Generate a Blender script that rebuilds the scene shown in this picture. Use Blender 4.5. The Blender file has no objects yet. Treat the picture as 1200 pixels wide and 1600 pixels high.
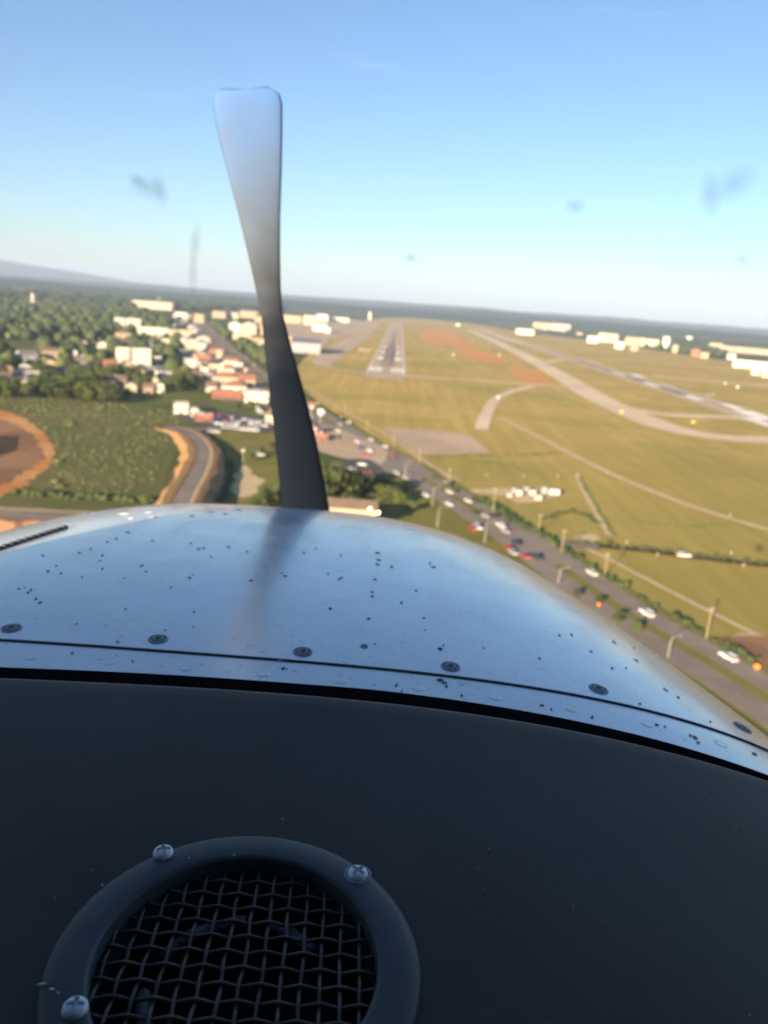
import bpy, bmesh, math, random
import numpy as np
from mathutils import Vector, Matrix, noise
random.seed(7); rng = np.random.default_rng(7)
S = bpy.context.scene
COL = S.collection

# ------------------------------------------------------------------ camera
H = 80.0                                   # flying height above the airfield, metres
FPX = 1200.0                               # focal length in pixels of the 1200 x 1600 photograph
ROLL = math.radians(4.25)
PITCH = math.atan((800 - 474) * math.cos(ROLL) / FPX)
Fv = np.array([0, math.cos(PITCH), -math.sin(PITCH)])
U0 = np.array([0, math.sin(PITCH), math.cos(PITCH)])
Xv = np.array([1.0, 0, 0])
Rv = math.cos(ROLL) * Xv + math.sin(ROLL) * U0
Uv = -math.sin(ROLL) * Xv + math.cos(ROLL) * U0
cd = bpy.data.cameras.new('camera')
cam = bpy.data.objects.new('camera', cd); COL.objects.link(cam)
m = Matrix(((Rv[0], Uv[0], -Fv[0], 0), (Rv[1], Uv[1], -Fv[1], 0), (Rv[2], Uv[2], -Fv[2], H), (0, 0, 0, 1)))
cam.matrix_world = m
cd.sensor_fit = 'VERTICAL'; cd.sensor_height = 36; cd.lens = 36 * FPX / 1600
cd.clip_start = 0.02; cd.clip_end = 80000
cd.dof.use_dof = True; cd.dof.focus_distance = 0.46; cd.dof.aperture_fstop = 27 / 2.9
S.camera = cam

# ------------------------------------------------------------------ sky, sun, exposure
SUN_EL = math.radians(14)
SUN_AZ = math.radians(-27)                 # the sun stands behind the camera, a little to the left
to_sun = Vector((math.sin(SUN_AZ) * math.cos(SUN_EL), -math.cos(SUN_AZ) * math.cos(SUN_EL), math.sin(SUN_EL)))
W = bpy.data.worlds.new('World'); S.world = W; W.use_nodes = True
wn, wl = W.node_tree.nodes, W.node_tree.links
sky = wn.new('ShaderNodeTexSky'); sky.sky_type = 'NISHITA'; sky.sun_disc = False
sky.sun_elevation = SUN_EL
sky.sun_rotation = math.atan2(to_sun.x, to_sun.y)
sky.altitude = 300; sky.air_density = 1.0; sky.dust_density = 0.7; sky.ozone_density = 3.4
wn['Background'].inputs['Strength'].default_value = 0.064
# faint cirrus wisps low in the sky, the same all round
tc = wn.new('ShaderNodeTexCoord'); mp = wn.new('ShaderNodeMapping'); mp.inputs['Scale'].default_value = (2.2, 2.2, 26)
nz = wn.new('ShaderNodeTexNoise'); nz.inputs['Scale'].default_value = 1.6; nz.inputs['Detail'].default_value = 6
cr = wn.new('ShaderNodeValToRGB'); cr.color_ramp.elements[0].position = .66; cr.color_ramp.elements[1].position = .86
cr.color_ramp.elements[1].color = (.16, .16, .16, 1)
mxs = wn.new('ShaderNodeMix'); mxs.data_type = 'RGBA'
mxs.inputs[7].default_value = (8.2, 8.3, 8.6, 1)
wl.new(tc.outputs['Generated'], mp.inputs[0]); wl.new(mp.outputs[0], nz.inputs[0]); wl.new(nz.outputs[0], cr.inputs[0])
wl.new(cr.outputs[0], mxs.inputs[0]); wl.new(sky.outputs[0], mxs.inputs[6]); wl.new(mxs.outputs[2], wn['Background'].inputs[0])
sd = bpy.data.lights.new('sun', 'SUN'); sd.energy = 5.0; sd.angle = math.radians(.53); sd.color = (1, .80, .56)
sun = bpy.data.objects.new('sun', sd); COL.objects.link(sun)
sun.rotation_euler = to_sun.to_track_quat('Z', 'Y').to_euler(); sun.location = (0, 0, 300)
S.view_settings.view_transform = 'Standard'; S.view_settings.look = 'None'
S.view_settings.gamma = 1; S.view_settings.use_curve_mapping = False
S.view_settings.exposure = 1.6
S.cycles.use_denoising = True
S.cycles.max_bounces = 5; S.cycles.diffuse_bounces = 2; S.cycles.glossy_bounces = 3; S.cycles.transparent_max_bounces = 8; S.cycles.volume_bounces = 0
S.cycles.sample_clamp_indirect = 6

# ------------------------------------------------------------------ helpers
def ray(px, py): return Fv + (px - 600) / FPX * Rv - (py - 800) / FPX * Uv
def G(px, py, z=0.0):
    """the place on the level z that the photograph shows at this pixel"""
    v = ray(px, py); t = (z - H) / v[2]
    return (v[0] * t, v[1] * t)
def dist(px, py): return float(np.linalg.norm(np.append(G(px, py), -H)))

def link(o, parent=None):
    COL.objects.link(o)
    if parent is not None: o.parent = parent
    return o
def tag(o, label, cat=None, group=None, kind=None):
    o['label'] = label
    if cat: o['category'] = cat
    if group: o['group'] = group
    if kind: o['kind'] = kind
    return o
def empty(name, loc=(0, 0, 0), rz=0):
    o = bpy.data.objects.new(name, None); o.empty_display_size = .5
    o.location = loc; o.rotation_euler = (0, 0, rz); return link(o)
def mesh(name, v, f, mat, smooth=False):
    me = bpy.data.meshes.new(name); me.from_pydata([tuple(map(float, a)) for a in v], [], [tuple(a) for a in f])
    if mat is not None: me.materials.append(mat)
    if smooth: me.polygons.foreach_set('use_smooth', [True] * len(me.polygons))
    me.update(); return me
def obj(name, me, parent=None, loc=None, rz=None):
    o = bpy.data.objects.new(name, me)
    if loc is not None: o.location = loc
    if rz is not None: o.rotation_euler = (0, 0, rz)
    return link(o, parent)
class MB:
    def __init__(s): s.v = []; s.f = []
    def add(s, v, f):
        n = len(s.v); s.v += [tuple(map(float, a)) for a in v]; s.f += [tuple(i + n for i in q) for q in f]; return s
    def box(s, x0, x1, y0, y1, z0, z1):
        return s.add([(x0, y0, z0), (x1, y0, z0), (x1, y1, z0), (x0, y1, z0), (x0, y0, z1), (x1, y0, z1), (x1, y1, z1), (x0, y1, z1)],
                     [(3, 2, 1, 0), (4, 5, 6, 7), (0, 1, 5, 4), (1, 2, 6, 5), (2, 3, 7, 6), (3, 0, 4, 7)])
    def prism(s, prof, x0, x1, axis='x'):
        n = len(prof)
        if axis == 'x': v = [(x0, a, b) for a, b in prof] + [(x1, a, b) for a, b in prof]
        else: v = [(a, x0, b) for a, b in prof] + [(a, x1, b) for a, b in prof]
        return s.add(v, [tuple(range(n))[::-1], tuple(range(n, 2 * n))] + [(i, (i + 1) % n, n + (i + 1) % n, n + i) for i in range(n)])
    def tube(s, pts, r, n=8, cap=True):
        pts = [Vector(p) for p in pts]; rr = r if isinstance(r, (list, tuple)) else [r] * len(pts)
        v = []; f = []
        for i, p in enumerate(pts):
            t = (pts[min(i + 1, len(pts) - 1)] - pts[max(i - 1, 0)]).normalized()
            a = t.cross(Vector((0, 0, 1)) if abs(t.z) < .9 else Vector((1, 0, 0))).normalized(); b = t.cross(a)
            for k in range(n):
                q = 2 * math.pi * k / n; v.append(p + rr[i] * (math.cos(q) * a + math.sin(q) * b))
        for i in range(len(pts) - 1):
            for k in range(n): f.append((i * n + k, i * n + (k + 1) % n, (i + 1) * n + (k + 1) % n, (i + 1) * n + k))
        if cap: f.append(tuple(range(n))[::-1]); f.append(tuple(range((len(pts) - 1) * n, len(pts) * n)))
        return s.add(v, f)
    def lathe(s, prof, n=16, c=(0, 0, 0)):
        v = []; f = []
        for r, z in prof:
            for k in range(n):
                q = 2 * math.pi * k / n; v.append((c[0] + r * math.cos(q), c[1] + r * math.sin(q), c[2] + z))
        for i in range(len(prof) - 1):
            for k in range(n): f.append((i * n + k, i * n + (k + 1) % n, (i + 1) * n + (k + 1) % n, (i + 1) * n + k))
        f.append(tuple(range(n))[::-1]); f.append(tuple(range((len(prof) - 1) * n, len(prof) * n)))
        return s.add(v, f)
    def me(s, name, mat, smooth=False): return mesh(name, s.v, s.f, mat, smooth)
def catmull(p, n=8):
    p = [np.array(a, float) for a in p]; out = []
    q = [2 * p[0] - p[1]] + p + [2 * p[-1] - p[-2]]
    for i in range(1, len(q) - 2):
        for k in range(n):
            t = k / n; a, b, c, e = q[i - 1], q[i], q[i + 1], q[i + 2]
            out.append(.5 * (2 * b + (c - a) * t + (2 * a - 5 * b + 4 * c - e) * t * t + (3 * b - a - 3 * c + e) * t ** 3))
    out.append(p[-1]); return out

# ------------------------------------------------------------------ materials
def mat(name, base, rough=.85, metal=0., var=None, scale=.05, detail=5, bump=0., bscale=1., spec=.3, lo=.35, hi=.65, second=None, scale2=.004, emit=None, coat=0.):
    M = bpy.data.materials.new(name); M.use_nodes = True
    n, l = M.node_tree.nodes, M.node_tree.links; b = n['Principled BSDF']
    b.inputs['Base Color'].default_value = (*base, 1); b.inputs['Roughness'].default_value = rough
    b.inputs['Metallic'].default_value = metal; b.inputs['Specular IOR Level'].default_value = spec
    if coat: b.inputs['Coat Weight'].default_value = coat
    tcn = n.new('ShaderNodeTexCoord')
    def ns(sc, dt=detail):
        q = n.new('ShaderNodeTexNoise'); q.inputs['Scale'].default_value = sc; q.inputs['Detail'].default_value = dt; q.inputs['Roughness'].default_value = .62
        l.new(tcn.outputs['Object'], q.inputs['Vector']); return q
    def ramp(q, a, c):
        r = n.new('ShaderNodeMapRange'); r.inputs[1].default_value = a; r.inputs[2].default_value = c; l.new(q.outputs[0], r.inputs[0]); return r
    col = None
    if var:
        mx = n.new('ShaderNodeMix'); mx.data_type = 'RGBA'; mx.inputs[6].default_value = (*base, 1); mx.inputs[7].default_value = (*var, 1)
        l.new(ramp(ns(scale), lo, hi).outputs[0], mx.inputs[0]); col = mx.outputs[2]
        if second:
            m2 = n.new('ShaderNodeMix'); m2.data_type = 'RGBA'; l.new(col, m2.inputs[6]); m2.inputs[7].default_value = (*second, 1)
            l.new(ramp(ns(scale2, 4), .46, .62).outputs[0], m2.inputs[0]); col = m2.outputs[2]
        l.new(col, b.inputs['Base Color'])
    if bump:
        bp = n.new('ShaderNodeBump'); bp.inputs['Strength'].default_value = bump; l.new(ns(bscale, 6).outputs[0], bp.inputs['Height']); l.new(bp.outputs[0], b.inputs['Normal'])
    if emit:
        b.inputs['Emission Color'].default_value = (*emit[0], 1); b.inputs['Emission Strength'].default_value = emit[1]
    return M
M = {}
M['land'] = mat('rough_land', (.075, .090, .030), var=(.125, .125, .045), scale=.02, second=(.055, .07, .028), scale2=.0035)
M['field'] = mat('pasture', (.115, .120, .042), var=(.085, .105, .035), scale=.03, second=(.14, .125, .05), scale2=.008)
M['lawn'] = mat('lawn', (.14, .150, .04), var=(.105, .125, .036), scale=.06)
M['airgrass'] = mat('airfield_grass', (.51, .352, .110), var=(.41, .300, .090), scale=.03, second=(.345, .278, .076), scale2=.007, lo=.3, hi=.7, bump=.25, bscale=1.5)
def greener_near_road(Mx):
    n, l = Mx.node_tree.nodes, Mx.node_tree.links; b = n['Principled BSDF']; old = b.inputs['Base Color'].links[0].from_socket
    t = n.new('ShaderNodeTexCoord'); q = n.new('ShaderNodeTexNoise'); q.inputs['Scale'].default_value = .012; q.inputs['Detail'].default_value = 6; l.new(t.outputs['Object'], q.inputs[0])
    sx = n.new('ShaderNodeSeparateXYZ'); l.new(t.outputs['Object'], sx.inputs[0])
    a = n.new('ShaderNodeMath'); a.operation = 'MULTIPLY_ADD'; a.inputs[1].default_value = 380; l.new(q.outputs[0], a.inputs[0]); l.new(sx.outputs[1], a.inputs[2])
    r = n.new('ShaderNodeMapRange'); r.inputs[1].default_value = 430; r.inputs[2].default_value = 760; r.inputs[3].default_value = .75; r.inputs[4].default_value = 0; l.new(a.outputs[0], r.inputs[0])
    m = n.new('ShaderNodeMix'); m.data_type = 'RGBA'; l.new(r.outputs[0], m.inputs[0]); l.new(old, m.inputs[6]); m.inputs[7].default_value = (.275, .235, .060, 1)
    # mowing streaks along the runway
    mp_ = n.new('ShaderNodeMapping'); mp_.inputs['Rotation'].default_value = (0, 0, .35); mp_.inputs['Scale'].default_value = (.14, .006, 1); l.new(t.outputs['Object'], mp_.inputs[0])
    w = n.new('ShaderNodeTexNoise'); w.inputs['Scale'].default_value = 1; w.inputs['Detail'].default_value = 5; l.new(mp_.outputs[0], w.inputs[0])
    wr_ = n.new('ShaderNodeMapRange'); wr_.inputs[1].default_value = .35; wr_.inputs[2].default_value = .7; wr_.inputs[3].default_value = .88; wr_.inputs[4].default_value = 1.07; l.new(w.outputs[0], wr_.inputs[0])
    hs = n.new('ShaderNodeHueSaturation'); l.new(wr_.outputs[0], hs.inputs['Value']); l.new(m.outputs[2], hs.inputs['Color']); l.new(hs.outputs[0], b.inputs['Base Color'])
greener_near_road(M['airgrass'])
M['verge'] = mat('verge_grass', (.15, .15, .038), var=(.21, .18, .05), scale=.08, bump=.3, bscale=1.5)
M['asphalt'] = mat('asphalt', (.225, .185, .15), var=(.265, .22, .18), scale=.15, second=(.195, .16, .135), scale2=.03)
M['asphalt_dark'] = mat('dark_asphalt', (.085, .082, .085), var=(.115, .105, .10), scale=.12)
M['concrete'] = mat('worn_concrete', (.46, .345, .235), var=(.39, .29, .20), scale=.06, second=(.50, .38, .265), scale2=.012)
M['taxi'] = mat('taxiway_concrete', (.62, .48, .32), var=(.54, .42, .28), scale=.05, second=(.68, .54, .37), scale2=.01)
M['gravel'] = mat('pale_gravel', (.56, .43, .25), var=(.46, .35, .20), scale=.15)
M['dirt'] = mat('orange_clay', (.50, .215, .07), var=(.40, .18, .065), scale=.06, second=(.52, .28, .12), scale2=.02, bump=.4, bscale=.6)
M['clay_bright'] = mat('bright_orange_clay', (.66, .27, .075), var=(.52, .25, .09), scale=.03, second=(.50, .30, .10), scale2=.012, spec=.02, rough=1)
M['bank'] = mat('weedy_clay_bank', (.40, .185, .07), var=(.30, .16, .07), scale=.25, second=(.20, .165, .06), scale2=.09, bump=.6, bscale=.5)
M['soil'] = mat('brown_soil', (.235, .13, .075), var=(.175, .10, .06), scale=.07, second=(.29, .16, .09), scale2=.025, bump=.4, bscale=.6)
M['wet_shade'] = mat('wet_soil_pit_shade', (.06, .042, .032), var=(.08, .055, .04), scale=.1, rough=.6)  # wet soil in the ditch, painted shadow in the clay pit
M['paint'] = mat('road_paint', (.93, .90, .82), rough=.7, var=(.84, .80, .72), scale=1.2)
M['oldpaint'] = mat('worn_road_paint', (.34, .31, .27), rough=.8, var=(.26, .23, .2), scale=1.2)
M['rubber'] = mat('tyre_rubber_marks', (.12, .105, .09), var=(.21, .17, .14), scale=.12)
M['white'] = mat('white_wall', (.64, .59, .50), rough=.8, var=(.55, .50, .42), scale=.15)
M['cream'] = mat('cream_wall', (.54, .45, .32), rough=.8, var=(.46, .38, .27), scale=.15)
M['tan'] = mat('tan_wall', (.46, .34, .22), rough=.85, var=(.38, .285, .19), scale=.2)
M['brick'] = mat('red_brick_wall', (.36, .15, .085), rough=.85, var=(.28, .12, .075), scale=.3)
M['grey'] = mat('grey_metal_wall', (.34, .335, .35), rough=.6, var=(.27, .27, .29), scale=.2)
M['roof_grey'] = mat('grey_flat_roof', (.22, .21, .215), var=(.16, .155, .165), scale=.2)
M['roof_white'] = mat('white_membrane_roof', (.58, .55, .50), var=(.48, .46, .43), scale=.2)
M['roof_red'] = mat('red_tile_roof', (.34, .145, .09), var=(.27, .12, .08), scale=.4)
M['roof_brown'] = mat('brown_shingle_roof', (.19, .13, .095), var=(.14, .10, .075), scale=.4)
M['roof_slate'] = mat('slate_blue_roof', (.13, .13, .165), var=(.17, .165, .195), scale=.3)
M['glass'] = mat('dark_window_glass', (.03, .036, .045), rough=.15, spec=.6)
M['carglass'] = mat('car_glass', (.015, .018, .022), rough=.08, spec=.6)
M['tyre'] = mat('tyre', (.02, .02, .02), rough=.9)
M['lamp_white'] = mat('headlight', (.8, .8, .75), rough=.2)
M['lamp_red'] = mat('tail_light', (.55, .02, .015), rough=.3)
M['wood'] = mat('weathered_pole', (.36, .29, .17), var=(.28, .22, .13), scale=2)
M['steel'] = mat('galvanised_steel', (.42, .40, .36), rough=.5, metal=.3)
M['bark'] = mat('bark', (.10, .075, .05), var=(.07, .05, .035), scale=3)
M['yellow'] = mat('yellow_sign', (.75, .55, .03), rough=.5)
M['orange'] = mat('orange_sign', (.80, .20, .03), rough=.5)
def leafmat(name, a, b, c, sc=.22):
    q = mat(name, a, rough=.75, var=b, scale=sc, second=c, scale2=.05, spec=.2)
    return q
M['leaf_dark'] = leafmat('dark_leaves', (.046, .064, .020), (.075, .090, .027), (.036, .052, .018))
M['leaf_mid'] = leafmat('mid_green_leaves', (.075, .102, .027), (.115, .126, .036), (.058, .08, .024))
M['leaf_light'] = leafmat('yellow_green_leaves', (.095, .125, .028), (.135, .14, .036), (.07, .10, .024))
M['scrub'] = leafmat('scrub_leaves', (.105, .118, .036), (.15, .142, .05), (.082, .094, .03))
M['forest'] = leafmat('far_forest', (.034, .050, .018), (.055, .066, .024), (.026, .040, .016), sc=.03)
carcol = {'white': (.78, .76, .72), 'silver': (.45, .45, .46), 'black': (.02, .02, .022), 'red': (.45, .03, .025), 'blue': (.05, .09, .24), 'grey': (.16, .16, .17), 'tan': (.42, .33, .22), 'dark': (.05, .05, .06)}
for k in ('land', 'field', 'lawn', 'airgrass', 'verge', 'asphalt', 'asphalt_dark', 'concrete', 'taxi', 'gravel', 'dirt', 'soil', 'wet_shade', 'paint', 'oldpaint', 'rubber', 'forest'):
    M[k].node_tree.nodes['Principled BSDF'].inputs['Specular IOR Level'].default_value = .02; M[k].node_tree.nodes['Principled BSDF'].inputs['Roughness'].default_value = 1
for k, c in carcol.items(): M['car_' + k] = mat('car_paint_' + k, c, rough=.35, spec=.5, coat=.4)

# ------------------------------------------------------------------ ground and its sheets
ZC = [0.05]
def nextz():
    ZC[0] += .012; return ZC[0]
def struct(o, label, cat, kind='structure'): return tag(o, label, cat, kind=kind)
def sheet(name, px, mt, label, cat, closed_smooth=True, n=5, world=False, ragged=0.):
    pts = [np.array(p if world else G(*p)) for p in px]
    if closed_smooth:
        q = [pts[-1]] + pts + [pts[0], pts[1]]; out = []
        for i in range(1, len(q) - 2):
            for k in range(n):
                t = k / n; a, b, c, e = q[i - 1], q[i], q[i + 1], q[i + 2]
                out.append(.5 * (2 * b + (c - a) * t + (2 * a - 5 * b + 4 * c - e) * t * t + (3 * b - a - 3 * c + e) * t ** 3))
        pts = out
    if ragged:
        pts = [p + np.array([noise.noise(Vector((p[0] / 6, p[1] / 6, 1))), noise.noise(Vector((p[0] / 6, p[1] / 6, 9)))]) * ragged for p in pts]
    z = nextz(); bm = bmesh.new()
    fc = bm.faces.new([bm.verts.new((p[0], p[1], z)) for p in pts]); fc.normal_update()
    if fc.normal.z < 0: fc.normal_flip()
    bmesh.ops.triangulate(bm, faces=[fc])
    me = bpy.data.meshes.new(name); bm.to_mesh(me); bm.free(); me.materials.append(mt)
    return struct(obj(name, me), label, cat)
def ribbon_mesh(name, pts, w, mt, z, off=0., n=6, smooth=True):
    c = catmull(pts, n) if smooth else [np.array(p, float) for p in pts]
    ww = w if isinstance(w, (list, tuple)) else [w, w]
    v = []; f = []
    for i, p in enumerate(c):
        t = c[min(i + 1, len(c) - 1)] - c[max(i - 1, 0)]; t = t[:2] / np.linalg.norm(t[:2]); nn = np.array([t[1], -t[0]])
        k = i / (len(c) - 1) * (len(ww) - 1); j = min(int(k), len(ww) - 2); wi = ww[j] + (ww[j + 1] - ww[j]) * (k - j)
        zz = z + (p[2] if len(p) > 2 else 0)
        for sgn in (-.5, .5):
            q = p[:2] + nn * (off + sgn * wi); v.append((q[0], q[1], zz))
        if i: f.append((2 * i - 2, 2 * i - 1, 2 * i + 1, 2 * i))
    return mesh(name, v, f, mt)
def ribbon(name, px, w, mt, label, cat, off=0., world=False, n=6, smooth=True):
    pts = px if world else [G(*p) for p in px]
    return struct(obj(name, ribbon_mesh(name, pts, w, mt, nextz(), off, n, smooth)), label, cat)

v = [(-19500, -3000, 0), (19500, -3000, 0), (19500, 19500, 0), (-19500, 19500, 0)]
struct(obj('ground', mesh('ground', v, [(0, 1, 2, 3)], M['land'])), 'dark green rough land stretching to the horizon', 'ground')

# highway right-hand carriageway centre line, the rest is laid out beside it
HW = [G(*p) for p in [(1420, 1215), (1200, 1072), (1000, 955), (850, 853), (740, 785), (640, 726), (560, 680), (490, 638), (440, 606), (400, 576), (362, 545), (338, 522), (322, 506), (305, 494)]]
HWD = np.array(catmull(HW, 12))
def hw_at(y, off=0.):
    i = int(np.argmin(abs(HWD[:, 1] - y))); i = max(1, min(len(HWD) - 2, i)); t = HWD[i + 1] - HWD[i - 1]; t = t / np.linalg.norm(t)
    p = HWD[i] + t * (y - HWD[i][1]) / max(t[1], .2); return (p[0] + t[1] * off, p[1] - t[0] * off), math.atan2(t[1], t[0])
def hw_px(px, py, off=None):
    """nearest spot on the highway for a pixel, with the road's heading"""
    g = np.array(G(px, py)); i = int(np.argmin(((HWD - g) ** 2).sum(1))); i = max(1, min(len(HWD) - 2, i)); t = HWD[i + 1] - HWD[i - 1]
    return g, math.atan2(t[1], t[0])

sheet('airfield', [(1700, 1300), (1200, 1048), (1000, 936), (850, 842), (740, 774), (640, 716), (560, 668), (490, 622), (462, 590), (470, 566), (492, 545), (512, 523), (545, 506), (600, 496.5), (660, 498), (745, 507), (820, 519), (930, 533), (1060, 553), (1200, 572), (1500, 610), (1900, 650), (2100, 1000)], M['airgrass'], 'wide golden grass airfield around the runways', 'airfield', n=6)
sheet('field', [(-60, 482), (0, 484), (60, 490), (100, 497), (60, 500), (0, 495), (-60, 492)], M['field'], 'thin pale field between dark woods at the far left', 'field')
sheet('field', [(-60, 528), (0, 531), (70, 533), (118, 541), (80, 553), (0, 559), (-60, 556)], M['field'], 'broad green field left of the tan roofed houses', 'field')
sheet('field', [(90, 478), (180, 480), (260, 487), (200, 493), (120, 488)], M['field'], 'pale green clearing in front of the long low warehouse', 'field')
sheet('lawn', [(225, 618), (290, 606), (340, 602), (352, 615), (300, 626), (250, 630)], M['lawn'], 'sunlit lawn below the red roofed shops', 'lawn')
sheet('lawn', [(330, 628), (400, 632), (432, 640), (420, 650), (350, 642)], M['lawn'], 'strip of grass between the shops and the car lot', 'lawn')
sheet('scrub_field', [(-40, 612), (60, 614), (160, 622), (250, 634), (300, 655), (285, 690), (262, 740), (240, 800), (150, 800), (0, 800), (-60, 760)], M['field'], 'green scrub covered field beside the clay pit', 'field')
sheet('verge', [(345, 668), (430, 662), (470, 690), (520, 740), (560, 830), (340, 830), (330, 760)], M['verge'], 'rough green ground beside the embanked road', 'verge')
sheet('verge', [(560, 735), (620, 742), (700, 790), (800, 862), (900, 935), (1100, 1085), (1300, 1240), (1100, 1240), (800, 980), (560, 830)], M['verge'], 'green verge between the cowling and the highway', 'verge')
sheet('soil_patch', [(368, 738), (382, 726), (398, 742), (412, 756), (398, 772), (372, 776), (358, 758)], M['gravel'], 'bare tan soil patch below the lamp post', 'soil', n=12, ragged=3)
# clay pit
sheet('clay_pit', [(-60, 632), (0, 641), (40, 655), (72, 682), (86, 714), (62, 740), (22, 766), (-60, 776)], M['dirt'], 'orange clay pit at the left edge of the picture', 'clay pit', n=16, ragged=3.5)
sheet('soil_patch', [(-60, 648), (0, 656), (34, 668), (60, 692), (66, 714), (44, 736), (10, 754), (-60, 764)], M['soil'], 'brown floor of the clay pit', 'soil', n=16, ragged=3.5)
sheet('soil_patch', [(-60, 678), (0, 681), (31, 682), (27, 704), (0, 714), (-60, 722)], M['wet_shade'], 'dark patch painted for shadow on the floor of the clay pit', 'soil', closed_smooth=False)  # flat dark colour standing for the shadow inside the pit
# dirt on the airfield
sheet('clay_patch', [(655, 520), (680, 514), (712, 520), (718, 534), (690, 540), (662, 534)], M['clay_bright'], 'orange clay patch right of the far runway', 'clay patch', n=10, ragged=14)
sheet('clay_patch', [(704, 528), (722, 532), (742, 544), (786, 556), (790, 568), (752, 564), (716, 550)], M['clay_bright'], 'orange clay streak in the middle of the airfield', 'clay patch', n=8, ragged=7)
sheet('clay_patch', [(798, 566), (825, 574), (856, 588), (858, 602), (822, 602), (802, 590)], M['clay_bright'], 'orange clay patch beside the bright taxiway', 'clay patch', n=10, ragged=14)

# ---- runways, taxiways
def heading(px, py):
    v = ray(px, py); return math.atan2(v[0], v[1])
RH = heading(626, 477)
rd = np.array([math.sin(RH), math.cos(RH)]); rn = np.array([rd[1], -rd[0]])
def rect_mesh(name, c, a0, a1, b0, b1, mt, z):
    """rectangle a metres along and b metres to the right of the runway axis from point c"""
    q = [np.array(c) + rd * a + rn * b for a, b in ((a0, b0), (a0, b1), (a1, b1), (a1, b0))]
    return mesh(name, [(p[0], p[1], z) for p in q], [(0, 1, 2, 3)], mt)
R1 = np.array(G(601, 592)); L1 = 2850
z = nextz()
runway = struct(obj('runway', rect_mesh('runway', R1, 0, L1, -23, 23, M['concrete'], z)), 'long pale concrete runway straight ahead with dark tyre marks', 'runway')
zr = z + .02
for b in (-20.6, -17.2, -13.8, -10.4, -7.0, 7.0, 10.4, 13.8, 17.2, 20.6):
    obj('threshold_stripe', rect_mesh('stripe', R1, 92, 150, b - 1.1, b + 1.1, M['paint'], zr), runway)
for a, w in ((300, 9), (460, 5), (620, 4)):
    for sg in (-1, 1):
        obj('touchdown_bar', rect_mesh('bar', R1, a, a + 55, sg * 13 - w / 2, sg * 13 + w / 2, M['paint'], zr), runway)
for sg in (-1, 1): obj('edge_line', rect_mesh('edge', R1, 60, L1, sg * 22 - .5, sg * 22 + .5, M['paint'], zr), runway)
for k in range(28): obj('centre_dash', rect_mesh('dash', R1, 230 + k * 90, 285 + k * 90, -.6, .6, M['paint'], zr + .02), runway)
q = []
for a, w in ((180, 4.5), (260, 7), (380, 10), (600, 11), (900, 8), (1300, 6), (1700, 3)): q.append((a, w))
vv = []; ff = []
for i, (a, w) in enumerate(q):
    for sg in (-1, 1):
        p = R1 + rd * a + rn * (sg * w / 2 + .5); vv.append((p[0], p[1], zr + .01))
    if i: ff.append((2 * i - 2, 2 * i - 1, 2 * i + 1, 2 * i))
obj('tyre_mark', mesh('tyre_mark', vv, ff, M['rubber']), runway)
for sg in (-1, 1):
    obj('tyre_mark', rect_mesh('tyre_mark', R1, 170, 620, sg * 7 - 1.2, sg * 7 + 1.2, M['rubber'], zr + .012), runway)

R2 = np.array(G(1240, 671)); L2 = 2700
z = nextz(); zr = z + .02
runway2 = struct(obj('runway', rect_mesh('runway', R2, -420, L2, -21, 21, M['concrete'], z)), 'parallel runway on the right with bright white markings', 'runway')
obj('tyre_mark', rect_mesh('tyre_mark', R2, 260, 900, -5, 4, M['rubber'], zr), runway2)
for b in (-18, -14.4, -10.8, -7.2, 7.2, 10.8, 14.4, 18):
    obj('threshold_stripe', rect_mesh('stripe', R2, 10, 62, b - 1.3, b + 1.3, M['paint'], zr + .01), runway2)
for px_, py_, w, ln in ((1017, 601, 9, 60), (1050, 603, 10, 64), (1084, 622, 10, 50), (1123, 626, 10, 46), (1146, 636, 13, 40), (1005, 588, 6, 60), (968, 585, 6, 60), (1172, 646, 24, 34), (1196, 654, 26, 26)):  # bars enlarged to stand for glare on the white markings
    q_ = np.array(G(px_, py_)) - R2; a, b = float(q_ @ rd), float(q_ @ rn)
    obj('touchdown_bar', rect_mesh('bar', R2, a - ln / 2, a + ln / 2, max(-20, b - w / 2), min(20, b + w / 2), M['paint'], zr + .014), runway2)
for sg in (-1, 1): obj('edge_line', rect_mesh('edge', R2, 0, L2, sg * 20 - .5, sg * 20 + .5, M['paint'], zr + .01), runway2)
for k in range(22): obj('centre_dash', rect_mesh('dash', R2, 470 + k * 90, 520 + k * 90, -.5, .5, M['paint'], zr + .012), runway2)

ribbon('taxiway', [(735, 516), (800, 546), (870, 584), (930, 620), (990, 648), (1050, 670), (1120, 683), (1200, 688), (1330, 690)], 33, M['taxi'], 'bright curved taxiway sweeping across the right of the airfield', 'taxiway')
ribbon('taxiway', [(985, 640), (1040, 648), (1100, 651), (1180, 654)], 20, M['taxi'], 'short taxiway stub joining the right runway', 'taxiway')
ribbon('taxiway', [(852, 566), (890, 562), (940, 568)], 18, M['taxi'], 'short link between the taxiway and the right runway', 'taxiway')
ribbon('taxiway', [(752, 514), (800, 532), (845, 541), (860, 541)], 24, M['taxi'], 'far taxiway fork behind the clay patch', 'taxiway')
ribbon('taxiway', [(1020, 587), (1090, 594), (1150, 600), (1260, 606)], 22, M['taxi'], 'taxiway beyond the right runway', 'taxiway')
ribbon('service_road', [(632, 588), (720, 593), (800, 599), (870, 604), (906, 607)], 15, M['taxi'], 'narrow pale road from the runway threshold to the taxiway', 'road')
ribbon('service_road', [(832, 604), (800, 612), (775, 624), (764, 640), (757, 655), (752, 672)], 10, M['taxi'], 'curved gravel path near the concrete pad', 'road')
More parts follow.
